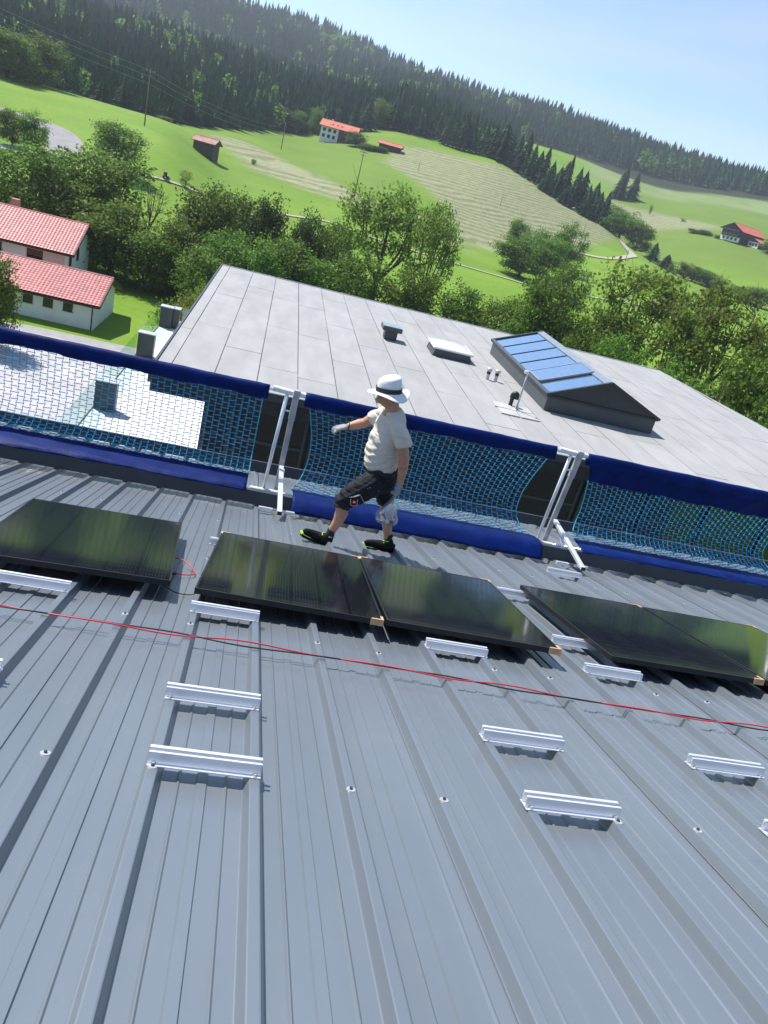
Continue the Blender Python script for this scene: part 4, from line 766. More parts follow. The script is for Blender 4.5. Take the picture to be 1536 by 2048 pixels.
def broadleaf(seed, style):
    """trunk mesh and crown mesh of one tree, 10 m tall and 7 m wide"""
    rng = np.random.default_rng(seed); tb = MB(); H = 10.0
    S = dict(leafy=(.50, .50, 3.3, 95, 100, .10, .75), round=(.56, .43, 3.4, 90, 100, .14, .7), dark=(.52, .48, 3.3, 95, 100, .12, .75), willow=(.55, .45, 3.3, 70, 85, .14, .7), sparse=(.66, .34, 3.5, 74, 62, .26, .55), young=(.58, .42, 2.9, 40, 60, .2, .7), shrub=(.46, .5, 3.4, 80, 95, .02, .8), bare=(.6, .4, 3.2, 60, 0, .25, .8))[style]
    cz, rz, rx, ncl, nl, fork, cl = S; cz *= H; rz *= H
    # lumpy crown: a few lobes
    lobes = [(rng.normal(size=3)*np.array([.42, .42, .35])*np.array([rx, rx, rz]), rng.uniform(.5, .8)) for _ in range(7)]
    C = []
    while len(C) < ncl:
        p = rng.normal(size=3); p /= np.linalg.norm(p); rad = rng.uniform(.35, 1.0)**.55
        if rng.random() < .55:
            lc, lr = lobes[rng.integers(7)]; q = lc+p*rad*lr*np.array([rx, rx, rz])*.75
        else: q = p*rad*np.array([rx, rx, rz])
        if abs(q[2]) > rz*1.02 or np.hypot(q[0], q[1]) > rx*1.08: continue
        if style == 'sparse' and q[2] < -rz*.55: continue
        C.append(q+np.array([0, 0, cz]))
    C = np.array(C)
    # trunk and limbs
    fz = fork*H; lean = rng.normal(size=2)*.25; top = np.array([lean[0], lean[1], cz+rz*.55]); nf = 5 if style not in ('sparse', 'bare') else 8
    tb.tube([(0, 0, -.4), (lean[0]*.2, lean[1]*.2, fz*.6), (lean[0]*.5, lean[1]*.5, fz+.8), tuple(top)], [.24, .19, .14, .03], n=7)
    starts = []
    for k in range(nf):
        a = 2*math.pi*(k+rng.uniform(-.3, .3))/nf; z0 = fz+rng.uniform(-.1, .25)*H*.5; rr = rx*rng.uniform(.5, .8)
        base = np.array([lean[0]*.5, lean[1]*.5, max(z0, .5)]); end = np.array([math.cos(a)*rr, math.sin(a)*rr, min(cz+rz*rng.uniform(.25, .75), H*.95)])
        mid = (base+end)/2+np.array([math.cos(a)*.5, math.sin(a)*.5, -.35]); pts = smooth_pts([base, mid, end], 4)
        tb.tube(pts, [.13, .03], n=5); starts += [np.array(p) for p in pts[1:]]
    starts = np.array(starts)
    for c in C:
        d = np.linalg.norm(starts-c+np.array([0, 0, .6]), axis=1); s = starts[np.argmin(d)]; m_ = (s+c)/2+np.array([0, 0, -.12])+rng.normal(size=3)*.12
        tb.tube([tuple(s), tuple(m_), tuple(c)], [.045, .03, .012], n=3, cap=False)
        if style in ('bare', 'sparse'):
            for _ in range(4 if style == 'bare' else 2):
                e = c+rng.normal(size=3)*np.array([.5, .5, .45])+np.array([0, 0, .25]); tb.tube([tuple(m_), tuple((m_+e)/2+rng.normal(size=3)*.08), tuple(e)], [.025, .015, .006], n=3, cap=False)
    trunk = tb.mesh('trunk', m_bark, fix=False)
    crown = None
    if nl:
        P = np.repeat(C, nl, 0)+rng.normal(size=(len(C)*nl, 3))*np.array([cl, cl, cl*.72])*(.8 if style != 'sparse' else .72)
        if style == 'willow': P[:, 2] -= np.abs(rng.normal(size=len(P)))*.5
        P = P[(P[:, 2] > .15)]
        V, F = leaf_quads(P, .34 if style != 'sparse' else .30, rng)
        crown = np_mesh('crown', V, F, {'dark': m_leaf_dark, 'sparse': m_leaf_light, 'young': m_leaf_light, 'shrub': m_leaf_light, 'willow': m_leaf}.get(style, m_leaf))
    return trunk, crown
def conifer(seed, layers, pts, full=True):
    """unit spruce: height 1, widest radius 1; tiers of drooping, ragged boughs"""
    rng = np.random.default_rng(seed); V = []; F = []
    for l in range(layers):
        f = l/(layers-1); z = .06+.86*f; r = (1-f)**.85*rng.uniform(.85, 1.1)+.04; h = .86/layers*rng.uniform(1.7, 2.3)
        k = len(V); V.append((0, 0, min(z+h, 1.0))); n = pts
        for i in range(n*2):
            a = math.pi*i/n+rng.uniform(-.12, .12)+l*.7; q = r*(rng.uniform(.85, 1.12) if i % 2 == 0 else rng.uniform(.45, .62))
            V.append((q*math.cos(a), q*math.sin(a), z-(.03 if i % 2 == 0 else -.012)*rng.uniform(.6, 1.6)))
        for i in range(n*2): F.append((k, k+1+i, k+1+(i+1) % (2*n)))
    return np.array(V), np.array(F)
# individual broadleaf trees
_var = {}
for st, cnt in (('leafy', 4), ('round', 2), ('dark', 1), ('willow', 1), ('sparse', 3), ('young', 1), ('shrub', 1), ('bare', 1)):
    _var[st] = [broadleaf(100+17*i+len(st), st) for i in range(cnt)]
_names = dict(leafy='leafy_tree', round='round_tree', dark='dark_tree', willow='willow_tree', sparse='sparse_tree', young='young_tree', shrub='shrub', bare='bare_tree')
def zone(x, y):
    r = math.hypot(x, y); a = math.degrees(math.atan2(x, y))
    if r < 75 and a < 0: return 'beside the houses and terrace'
    if r < 145: return 'in the tree belt behind the houses' if a < -8 else ('in the tree belt behind the flat roof' if a < 20 else 'right of the flat roof')
    if r < 180 and a < 0: return 'on the green slope near the road bend'
    if r < 250 and a > 0: return 'in the clump on the valley meadow'
    if a < -12: return 'on the left skyline meadow'
    if r < 460 and a < 12: return 'around the white farmhouse'
    if a > 26 or r > 430: return 'on the right-hand farm meadow'
    return 'in the gully right of the mown field'
_by = {}
for i, rec in enumerate(BROAD): _by.setdefault((rec[4], zone(rec[0], rec[1])), []).append(i)
_adj = dict(leafy='full leafy green tree', round='rounded green tree', dark='dense dark green tree', willow='soft feathery green tree', sparse='airy bare-limbed tree', young='small young tree', shrub='low leafy shrub', bare='leafless dead-looking tree')
_cnt = {}
for (st, zn), idx in _by.items():
    idx = sorted(idx, key=lambda i: math.atan2(BROAD[i][0], BROAD[i][1]))
    for k, i in enumerate(idx):
        x, y, h, w, _ = BROAD[i]; n = _cnt.get(st, 0); _cnt[st] = n+1; tr_, cr_ = _var[st][n % len(_var[st])]
        t = empty(_names[st], (x, y, float(ground(x, y))), (0, 0, random.uniform(0, 6.28)))
        t.scale = (w/7.0, w/7.0, h/10.0)
        tag(t, f'{_adj[st]} {zn}' + (f', {ORD[k]} from the left' if len(idx) > 1 else ''), 'shrub' if st == 'shrub' else 'tree', 'broadleaf trees ' + zn)
        link_mesh('trunk', tr_, t)
        if cr_ is not None: link_mesh('crown', cr_, t)
# individual spruces that stand out in front of the wood
_sv = []
for i in range(3):
    V, F = conifer(40+i, 16, 9); _sv.append((np_mesh('crown', V, F, m_needle), MB().tube([(0, 0, -.03), (0, 0, .5)], [.06, .02], n=6).mesh('trunk', m_bark)))
_sg = {}
for i, (x, y, h, w) in enumerate(SPRUCE):
    a = math.degrees(math.atan2(x, y)); zn = 'along the wood edge left of the farmhouse' if a < -2.2 else 'behind the farmhouse' if a < 6.5 else 'on the far right meadow' if math.hypot(x, y) > 500 else 'below the dark row, near the farm track' if y < 345 else 'in the dark row above the mown field'
    _sg.setdefault(zn, []).append(i)
for zn, idx in _sg.items():
    idx = sorted(idx, key=lambda i: math.atan2(SPRUCE[i][0], SPRUCE[i][1]))
    for k, i in enumerate(idx):
        x, y, h, w = SPRUCE[i]; t = empty('spruce_tree', (x, y, float(ground(x, y))-.2), (0, 0, random.uniform(0, 6.28))); q = random.uniform(.8, 1.4); t.scale = (w*.58*q, w*.58*q, h*random.uniform(.85, 1.15))
        tag(t, f'tall dark spruce {zn}, {ORD[k]} from the left', 'tree', 'spruces ' + zn); link_mesh('crown', _sv[i % 3][0], t); link_mesh('trunk', _sv[i % 3][1], t)
# the wood: one mass of spruces with a few broadleaf crowns
def build_wood():
    rng = np.random.default_rng(9); base = [conifer(70+i, 7, 6) for i in range(4)]
    X, Y, Hh = [], [], []
    r = 232.0
    while r < 1330:
        sp = 5.0+max(0, r-300)*.0058; n = int((60*math.pi/180)*r/sp); az = np.radians(-25+60*(np.arange(n)+rng.uniform(-.45, .45, n))/n)
        rr = r+rng.uniform(-.5, .5, n)*sp; x, y = rr*np.sin(az), rr*np.cos(az); ok = rr > wood_start(np.degrees(az))+rng.uniform(0, 5, n)
        ok &= ~(poly_mask([(195, 590), (250, 800), (440, 740), (430, 600), (300, 520)], x, y))
        x, y, rr = x[ok], y[ok], rr[ok]; X.append(x); Y.append(y); Hh.append(np.interp(rr, [250, 320, 450, 700, 1300], [11, 13, 17, 21, 25])*rng.uniform(.62, 1.2, len(x))); r += sp*.88
    X, Y, Hh = map(np.concatenate, (X, Y, Hh)); Z = ground(X, Y); n = len(X)
    # drop trees that the slope in front hides
    kind = rng.integers(0, 4, n); pick = rng.random(n); clump = np.sin(X/47+1)*np.sin(Y/61+2)+.5*np.sin(X/19+Y/23); dec = (pick < .04) | ((clump > .95) & (pick < .45))
    Vs, Fs, off = [], [], 0
    for k in range(4):
        m = (kind == k) & ~dec; V0, F0 = base[k]; c = int(m.sum()); a = rng.uniform(0, 6.28, c); w = Hh[m]*rng.uniform(.17, .25, c); ca, sa = np.cos(a), np.sin(a)
        V = np.stack([(V0[None, :, 0]*ca[:, None]-V0[None, :, 1]*sa[:, None])*w[:, None]+X[m][:, None], (V0[None, :, 0]*sa[:, None]+V0[None, :, 1]*ca[:, None])*w[:, None]+Y[m][:, None], V0[None, :, 2]*Hh[m][:, None]+Z[m][:, None]-.3], -1).reshape(-1, 3)
        F = (F0[None]+(np.arange(c)*len(V0))[:, None, None]).reshape(-1, 3)+off; off += len(V); Vs.append(V); Fs.append(F)
    o = link_mesh('spruce_wood', np_mesh('spruce_wood', np.concatenate(Vs), np.concatenate(Fs), m_needle)); tag(o, 'dense dark spruce wood covering the hillside up to the ridge', 'wood', kind='stuff')
    P, S = [], []
    for x, y, z, h in zip(X[dec], Y[dec], Z[dec], Hh[dec]):
        h *= .85; q = rng.normal(size=(110, 3)); q /= np.linalg.norm(q, axis=1)[:, None]; q *= rng.uniform(.6, 1.0, 110)[:, None]
        P.append(q*np.array([h*.30, h*.30, h*.42])+np.array([x, y, z+h*.55])); S.append(np.full(110, h*.16))
    P = np.concatenate(P); S = np.concatenate(S)
    V, F = leaf_quads(P, 1.0, rng); V = (V.reshape(-1, 4, 3)-P[:, None])*S[:, None, None]+P[:, None]
    o = link_mesh('broadleaf_crowns', np_mesh('broadleaf_crowns', V.reshape(-1, 3), F, m_leaf)); tag(o, 'scattered lighter broadleaf crowns within the spruce wood', 'wood', kind='stuff')
build_wood()
# ------------------------------------------------------------------ catch nets along the eave
m_tarp = mat('blue_tarpaulin', (0.0012, 0.012, 0.098), rough=0.55, var=0.25, scale=5, bump=0.3, bscale=30, spec=0.10)
m_cord = mat('turquoise_cord', (0.015, 0.33, 0.60), rough=0.6, var=0.2, scale=20)
m_rope = mat('edge_rope', (0.03, 0.36, 0.50), rough=0.6, var=0.15, scale=30)
m_tape = mat('white_wrap', (0.72, 0.73, 0.72), rough=0.45, var=0.08, scale=25, bump=0.5, bscale=50)
PD_ = Vector((0, -math.sin(R(20.45)), math.cos(R(20.45))))           # post direction in roof coordinates (x, down-slope, off the roof)
POSTS = [-2.95, 0.45, 3.83, 7.2]
PB, PL = Vector((0, 9.0, .10)), 1.30
def sq(b, a, c, w, d, mi=0):
    """square bar between two points, w across x, d in the bar's own depth"""
    a, c = Vector(a), Vector(c); z = (c-a).normalized(); x = Vector((1, 0, 0)); x = (x-z*x.dot(z)).normalized(); y = z.cross(x); m_ = Matrix((x, y, z)).transposed()
    return b.box((a+c)/2, (w, d, (c-a).length), m_, mi)
def net_post(X, label):
    t = on_roof(empty('net_post'), X, 0); tag(t, label, 'post', 'aluminium posts of the catch net')
    top = PB+PD_*PL
    sq(MB(), PB-PD_*.08, top, .058, .045).build('main_post', m_alu_dull, t, bevel=.004)
    sq(MB(), PB+PD_*(PL-.34), top+PD_*.012, .068, .056).build('post_sleeve', m_alu_dull, t, bevel=.004)
    a, c = Vector((-.155, 8.86, .135)), Vector((-.10, top.y+.02, top.z-.02))
    MB().tube([a, c], .021, n=12).build('brace_tube', m_alu, t, smooth=True)
    MB().box((-.06, top.y+.075, top.z-.235), (.11, .02, .02)).build('tie_bolt', m_zinc, t)
    sq(MB(), (.0, 8.80, .44), (.02, 7.80, RH+.035), .05, .04).build('foot_bar', m_alu, t, bevel=.003)
    MB().box((.02, 7.795, RH+.035), (.048, .012, .038)).build('end_plug', m_black, t)
    sq(MB(), (.02, 8.33, RH+.06), (.03, 8.78, .42), .022, .022).build('strut', m_alu, t)
    for dx in (-.115, .115): MB().box((dx, 8.06, RH+.016), (.15, .05, .03)).build('foot_plate', m_alu, t, bevel=.003)
    MB().tube([(-.30, 8.84, .135), (.05, 8.84, .135)], [.028, .024, .029, .025], n=10).build('lower_tube', m_tape, t)
    MB().tube([(-.26, top.y+.02, top.z-.02), (-.04, top.y+.02, top.z-.03)], [.034, .030, .036, .031], n=10).build('tape_wrap', m_tape, t)
    MB().tube([(.035, top.y+.02, top.z-.03), (.10, top.y+.02, top.z-.03)], [.032, .030], n=10).build('tape_wrap', m_tape, t)
    return t
net_post(POSTS[1], 'aluminium net post left of the worker, square tube with slanted foot')
net_post(POSTS[2], 'aluminium net post right of the worker, standing on a rail foot')
net_post(POSTS[3], 'aluminium net post at the right picture edge, mostly cut off')
def bez(P, v):
    a = [Vector(p) for p in P]
    return a[0]*(1-v)**3+a[1]*3*v*(1-v)**2+a[2]*3*v*v*(1-v)+a[3]*v**3
def noise1(x, s): return math.sin(x*3.1+s)*.5+math.sin(x*7.7+2.1*s)*.3+math.sin(x*17.3+.7*s)*.2
TOPY, TOPZ = (PB+PD_*PL).y+.02, (PB+PD_*PL).z-.03
def sheet_grid(name, fn, nu, nv, m, parent, thick=.004):
    b = MB(); vs = [fn(i/nu, j/nv) for j in range(nv+1) for i in range(nu+1)]
    b.add(vs, [(j*(nu+1)+i, j*(nu+1)+i+1, (j+1)*(nu+1)+i+1, (j+1)*(nu+1)+i) for j in range(nv) for i in range(nu)])
    o = b.build(name, m, parent, smooth=True, fix=False); md = o.modifiers.new('thickness', 'SOLIDIFY'); md.thickness = thick; return o
def catch_net(XL, XR, label, flap, skirt, seed, v1=1.0, bulge=.62, left_free=True, right_free=True, bottom=(8.60, .225)):
    """net hung between two posts: sleeve round the top tube, netting, blue skirt"""
    t = on_roof(empty('catch_net'), 0, 0); tag(t, label, 'safety net', 'blue catch nets along the eave')
    W = XR-XL; ts = noise1
    MB().tube([(XL-.12, TOPY, TOPZ), (XR+.18, TOPY, TOPZ)], .021, n=10).build('top_tube', m_alu, t, smooth=True)
    # sleeve with lumps and a tail hanging below
    pts, rad = [], []
    n = 70
    for i in range(n+1):
        x = XL+W*i/n; l = noise1(x*2.2, seed); pts.append((x, TOPY-.004*l, TOPZ-.042-.006*l)); rad.append((.038+.006*abs(noise1(x*4, seed+2)), .080+.010*l))
    MB().tube(pts, [r_ for r_ in rad], n=14).build('sleeve', m_tarp, t, smooth=True)
    P0 = (0, TOPY+.012, TOPZ-.085); P3 = (0, bottom[0], bottom[1]); P1 = (0, TOPY+.12, TOPZ-.50); P2 = (0, bottom[0]+bulge, bottom[1]+.10)
    P = [P0, P1, P2, P3]
    def surf(u, v, wob=1.0):
        q = bez(P, v); inset = .14*math.sin(math.pi*min(1, v))**.9
        xl = XL+.05+(inset if left_free else 0); xr = XR-.05-(inset if right_free else 0)
        q.x = xl+(xr-xl)*u; q.y += wob*.018*noise1(u*W*1.5+v*2, seed+4); q.z += wob*.012*noise1(u*W*2.3-v*3, seed+5); return q
    if flap > 0: sheet_grid('top_flap', lambda u, v: surf(u, v*flap)+Vector((0, -.008, .004*noise1(u*9, seed))), 60, 8, m_tarp, t)
    # netting: staggered cells
    a_, b_ = .071, .0325; nc = int(W/a_); nr = 34; v0 = flap; rows = []
    # equal arc length along the curve
    vs = np.linspace(v0, v1, 200); L_ = np.cumsum([0]+[(bez(P, vs[k+1])-bez(P, vs[k])).length for k in range(199)]); nr = max(8, int(L_[-1]/b_)); vv = np.interp(np.linspace(0, L_[-1], nr+1), L_, vs)
    V, F = [], []
    def node(i, j): return surf((i+(.10 if (i+j) % 2 == 0 else -.10))/nc, vv[j], .8)
    rr = .0033
    def strand(p, q, r_):
        d = (q-p); 
        if d.length < 1e-6: return
        d.normalize(); s = d.cross(Vector((.3, .5, .81))).normalized(); w_ = d.cross(s); k = len(V)
        for c in (p, q):
            for an_ in range(3): V.append(c+s*(r_*math.cos(2.0944*an_))+w_*(r_*math.sin(2.0944*an_)))
        for an_ in range(3): F.append((k+an_, k+(an_+1) % 3, k+3+(an_+1) % 3, k+3+an_))
    N_ = [[node(i, j) for i in range(nc+1)] for j in range(nr+1)]
    for j in range(nr+1):
        for i in range(nc+1):
            if j < nr: strand(N_[j][i], N_[j+1][i], rr)
            if i < nc and (i+j) % 2 == 1: strand(N_[j][i], N_[j][i+1], rr*1.55)
    o = link_mesh('netting', np_mesh('netting', np.array([tuple(p) for p in V]), np.array(F), m_cord), t); o['kind'] = 'stuff'
    for u in (0, 1):
        pp = [surf(u, v) for v in np.linspace(v0, v1, 26)]
        MB().tube(pp, .0055, n=5).build('edge_rope', m_rope, t, smooth=True)
    # skirt: points (s, h) from the netting's lower edge down
    S_ = [Vector((0, *p)) for p in skirt]
    def sk_(u, v):
        f = v*(len(S_)-1); i = min(int(f), len(S_)-2); q = S_[i].lerp(S_[i+1], f-i); x0 = surf(u, 1.0).x
        q = q.copy(); q.x = x0+(.0 if u not in (0, 1) else 0); lo_ = math.sin(math.pi*v)
        q.y += .010*noise1(x0*1.3+v*1.5, seed+7)*lo_+.006*noise1(x0*6, seed+8)*v; q.z += .010*noise1(x0*1.1-v*1.4, seed+9)*(.3+v); return q
    sheet_grid('skirt', sk_, 90, 12, m_tarp, t)
    MB().tube([(XL-.25, 8.84, .135), (XR+.2, 8.84, .135)], .02, n=8).build('bottom_tube', m_alu, t, smooth=True)
catch_net(POSTS[0]-.9, POSTS[1]-.30, 'left catch net in front of the terrace and road, blue skirt folded double', .0, [(8.46, .335), (8.41, .30), (8.34, .275), (8.26, .245), (8.21, .215), (8.19, .19)], 1.0, bulge=.45, left_free=False, right_free=False, bottom=(8.46, .34))
catch_net(POSTS[1]+.10, POSTS[2]-.30, 'middle catch net behind the worker, its skirt hanging down to the roof', .0, [(8.62, .235), (8.45, .245), (8.30, .235), (8.18, .20), (8.13, .12), (8.10, .05)], 2.0, bottom=(8.62, .235))
catch_net(POSTS[2]+.10, POSTS[3]-.28, 'right catch net with a deep blue flap along its top', .17, [(8.50, .30), (8.40, .27), (8.30, .25), (8.22, .22), (8.20, .20)], 3.3, bottom=(8.50, .30))
# ------------------------------------------------------------------ the worker
YM = 6.48
m_skin = mat('skin', (0.46, 0.235, 0.155), rough=0.5, var=0.14, scale=18, coords='Object', spec=0.35)
m_shirt = mat('beige_cotton', (0.62, 0.565, 0.485), rough=0.9, var=0.05, scale=8, spec=0.15)
def fold_bump(m, sc, strength, rot):
    nt = m.node_tree; b = nt.nodes['Principled BSDF']; tc = nt.nodes.new('ShaderNodeTexCoord'); mp = nt.nodes.new('ShaderNodeMapping'); mp.inputs['Rotation'].default_value = rot; mp.inputs['Scale'].default_value = (sc*.35, sc*.5, sc*1.6)
    n = nt.nodes.new('ShaderNodeTexNoise'); n.inputs['Scale'].default_value = 1.0; n.inputs['Detail'].default_value = 2.5; n.inputs['Distortion'].default_value = 0.7
    bp = nt.nodes.new('ShaderNodeBump'); bp.inputs['Strength'].default_value = strength; bp.inputs['Distance'].default_value = 0.05
    nt.links.new(tc.outputs['Object'], mp.inputs['Vector']); nt.links.new(mp.outputs['Vector'], n.inputs['Vector']); nt.links.new(n.outputs['Fac'], bp.inputs['Height']); nt.links.new(bp.outputs['Normal'], b.inputs['Normal'])
fold_bump(m_shirt, 11, 0.75, (0, R(28), 0))
m_short = mat('charcoal_workwear', (0.020, 0.021, 0.025), rough=0.85, var=0.2, scale=9, spec=0.2); fold_bump(m_short, 12, 0.6, (0, R(-30), 0))
m_trimg = mat('grey_piping', (0.36, 0.36, 0.37), rough=0.6); m_redl = mat('red_badge', (0.45, 0.02, 0.02), rough=0.6); m_wht = mat('white_print', (0.8, 0.8, 0.8), rough=0.6)
m_glove = mat('grey_knit_glove', (0.30, 0.295, 0.285), rough=0.9, var=0.1, scale=60, bump=0.3, bscale=250); m_palm = mat('glove_coating', (0.13, 0.13, 0.135), rough=0.6)
m_shoe = mat('black_shoe', (0.008, 0.008, 0.009), rough=0.75, var=0.4, scale=30, spec=0.2, bump=0.6, bscale=70); m_lime = mat('lime_trim', (0.36, 0.72, 0.05), rough=0.5); m_sock = mat('dark_sock', (0.022, 0.026, 0.034), rough=0.95)
m_hat = mat('white_straw', (0.80, 0.80, 0.80), rough=0.75, var=0.03, bump=0.25, bscale=140); m_band = mat('black_band', (0.012, 0.012, 0.013), rough=0.7); m_hair = mat('grey_hair', (0.12, 0.10, 0.09), rough=0.8)
man = empty('person', (1.25, YM, -3.2)); O_ = Vector((1.25, YM, -3.2))
tag(man, 'worker in white hat, beige T-shirt and dark work shorts striding left along the net', 'person')
def body(name, shapes, m, vox=.011, smooth=4, parent=man, folds=None):
    """shapes: loft paths [(x, dy, z, rx, ry), ...] merged into one continuous skin"""
    b = MB()
    for sh in shapes:
        pts = [Vector((p[0], YM+p[1], p[2]))-O_ for p in sh]; rad = [(p[3], p[4] if len(p) > 4 else p[3]) for p in sh]
        b.tube(pts, rad, n=18)
    o = b.build(name, m, parent, smooth=True)
    r_ = o.modifiers.new('merge', 'REMESH'); r_.mode = 'VOXEL'; r_.voxel_size = vox; r_.use_smooth_shade = True
    s_ = o.modifiers.new('soften', 'SMOOTH'); s_.factor = .5; s_.iterations = smooth
    if folds:       # real creases: bake the skin and push its vertices in and out along the cloth's pull lines
        dg = bpy.context.evaluated_depsgraph_get(); me = bpy.data.meshes.new_from_object(o.evaluated_get(dg)); o.modifiers.clear(); o.data = me
        n_ = len(me.vertices); co = np.empty(n_*3, np.float32); no = np.empty(n_*3, np.float32); me.vertices.foreach_get('co', co); me.vertices.foreach_get('normal', no); co = co.reshape(-1, 3); no = no.reshape(-1, 3)
        co += no*folds(co[:, 0], co[:, 1], co[:, 2])[:, None]; me.vertices.foreach_set('co', co.ravel()); me.polygons.foreach_set('use_smooth', np.ones(len(me.polygons), bool)); me.update()
    return o
def ball(x, dy, z, rx, ry, rz, n=7):
    return [(x, dy, z+rz*math.sin(t), max(.004, rx*math.cos(t)), max(.004, ry*math.cos(t))) for t in np.linspace(-math.pi/2*.98, math.pi/2*.98, n)]
NL, FL = -.105, .10     # near (left) and far (right) leg offsets
def shirt_folds(x, y, z):
    zz = z-.84; w = np.clip((1.22-z)/.25, .15, 1)
    a = np.sin((zz*1.0-x*.55)*2*np.pi/.062+1.6*np.sin(x*11+y*6)+.8*np.sin(z*17)); b2 = np.sin((zz*.8+x*.5)*2*np.pi/.11+1.2*np.sin(y*14))
    return .0045*w*(np.abs(a)**1.5*np.sign(a))*(.4+.6*np.abs(np.sin(x*9+y*5+z*4)))+.0045*b2
def short_folds(x, y, z):
    a = np.sin((x*.8+z*.75)*2*np.pi/.085+1.4*np.sin(z*15+y*9)); return .0045*a+.003*np.sin((x-z)*2*np.pi/.06+y*20)
skin = body('body', [
    [(1.205, 0, -1.86, .085, .12), (1.196, 0, -1.80, .064, .066), (1.175, 0, -1.74, .058, .058), (1.155, 0, -1.70, .062, .06)],
    ball(1.138, 0, -1.690, .098, .078, .118, 9),
    [(1.085, 0, -1.775, .034, .045), (1.082, 0, -1.745, .046, .055), (1.09, 0, -1.70, .055, .06)],                                  # jaw
    [(1.052, 0, -1.728, .009, .010), (1.036, 0, -1.750, .014, .015), (1.046, 0, -1.762, .011, .013)],                                # nose
    [(1.048, 0, -1.776, .010, .022), (1.050, 0, -1.784, .010, .022)],                                                               # lips
    [(1.158, -.078, -1.685, .020, .008), (1.158, -.083, -1.710, .022, .010), (1.152, -.078, -1.735, .012, .008)],                    # ears
    [(1.158, .078, -1.685, .020, .008), (1.158, .083, -1.710, .022, .010), (1.152, .078, -1.735, .012, .008)],
    [(1.22, 0, -2.40, .12, .15), (1.215, 0, -2.2, .125, .155), (1.22, 0, -1.95, .11, .16), (1.21, 0, -1.86, .07, .12)],
    [(1.255, -.15, -1.90, .055), (1.305, -.215, -2.0, .056), (1.358, -.222, -2.13, .050), (1.370, -.215, -2.17, .049), (1.388, -.205, -2.26, .045), (1.397, -.20, -2.40, .030)],
    [(1.17, .15, -1.90, .055), (1.09, .225, -1.985, .052), (1.025, .235, -2.055, .046), (.975, .23, -2.075, .046), (.905, .215, -2.105, .037), (.87, .21, -2.12, .029)],
    [(1.235, NL*.9, -2.42, .09), (1.09, NL, -2.57, .078), (.968, NL, -2.695, .060), (.955, NL, -2.735, .058), (.968, NL, -2.83, .062), (.955, NL, -2.92, .050), (.925, NL, -3.01, .038), (.915, NL, -3.08, .034)],
    [(1.275, FL, -2.42, .09), (1.325, FL, -2.58, .078), (1.385, FL, -2.74, .057), (1.395, FL, -2.78, .056), (1.430, FL, -2.88, .062), (1.452, FL, -2.95, .051), (1.482, FL, -3.06, .038), (1.494, FL, -3.12, .036)],
], m_skin, vox=.009, smooth=3)
body('shirt', [
    [(1.238, 0, -2.372, .142, .172), (1.232, 0, -2.33, .156, .186), (1.216, 0, -2.26, .164, .194), (1.212, 0, -2.16, .160, .192), (1.214, 0, -2.05, .147, .190), (1.222, 0, -1.95, .138, .192), (1.226, 0, -1.885, .122, .185), (1.218, 0, -1.845, .095, .14), (1.205, 0, -1.808, .070, .080)],
    [(1.235, -.12, -1.895, .075), (1.285, -.195, -1.95, .074), (1.335, -.218, -2.035, .072), (1.342, -.220, -2.052, .071)],
    [(1.19, .12, -1.895, .075), (1.125, .19, -1.955, .074), (1.07, .215, -2.01, .070)],
], m_shirt, vox=.009, smooth=4, folds=shirt_folds)
body('shorts', [
    [(1.24, 0, -2.325, .142, .168), (1.25, 0, -2.40, .152, .178), (1.26, 0, -2.48, .145, .176), (1.25, 0, -2.55, .10, .15)],
    [(1.235, NL*.85, -2.43, .120), (1.15, NL, -2.52, .118), (1.05, NL, -2.62, .108), (.982, NL, -2.685, .097), (.955, NL, -2.735, .088), (.952, NL, -2.765, .084)],
    [(1.275, FL, -2.43, .120), (1.315, FL, -2.56, .104), (1.355, FL, -2.67, .092), (1.382, FL, -2.735, .084)],
], m_short, vox=.009, smooth=3, folds=short_folds)
b = MB(); b.tube([Vector((1.236, YM, -2.378))-O_, Vector((1.24, YM, -2.335))-O_], [(.156, .184), (.154, .184)], n=28); b.build('belt', m_band, man)
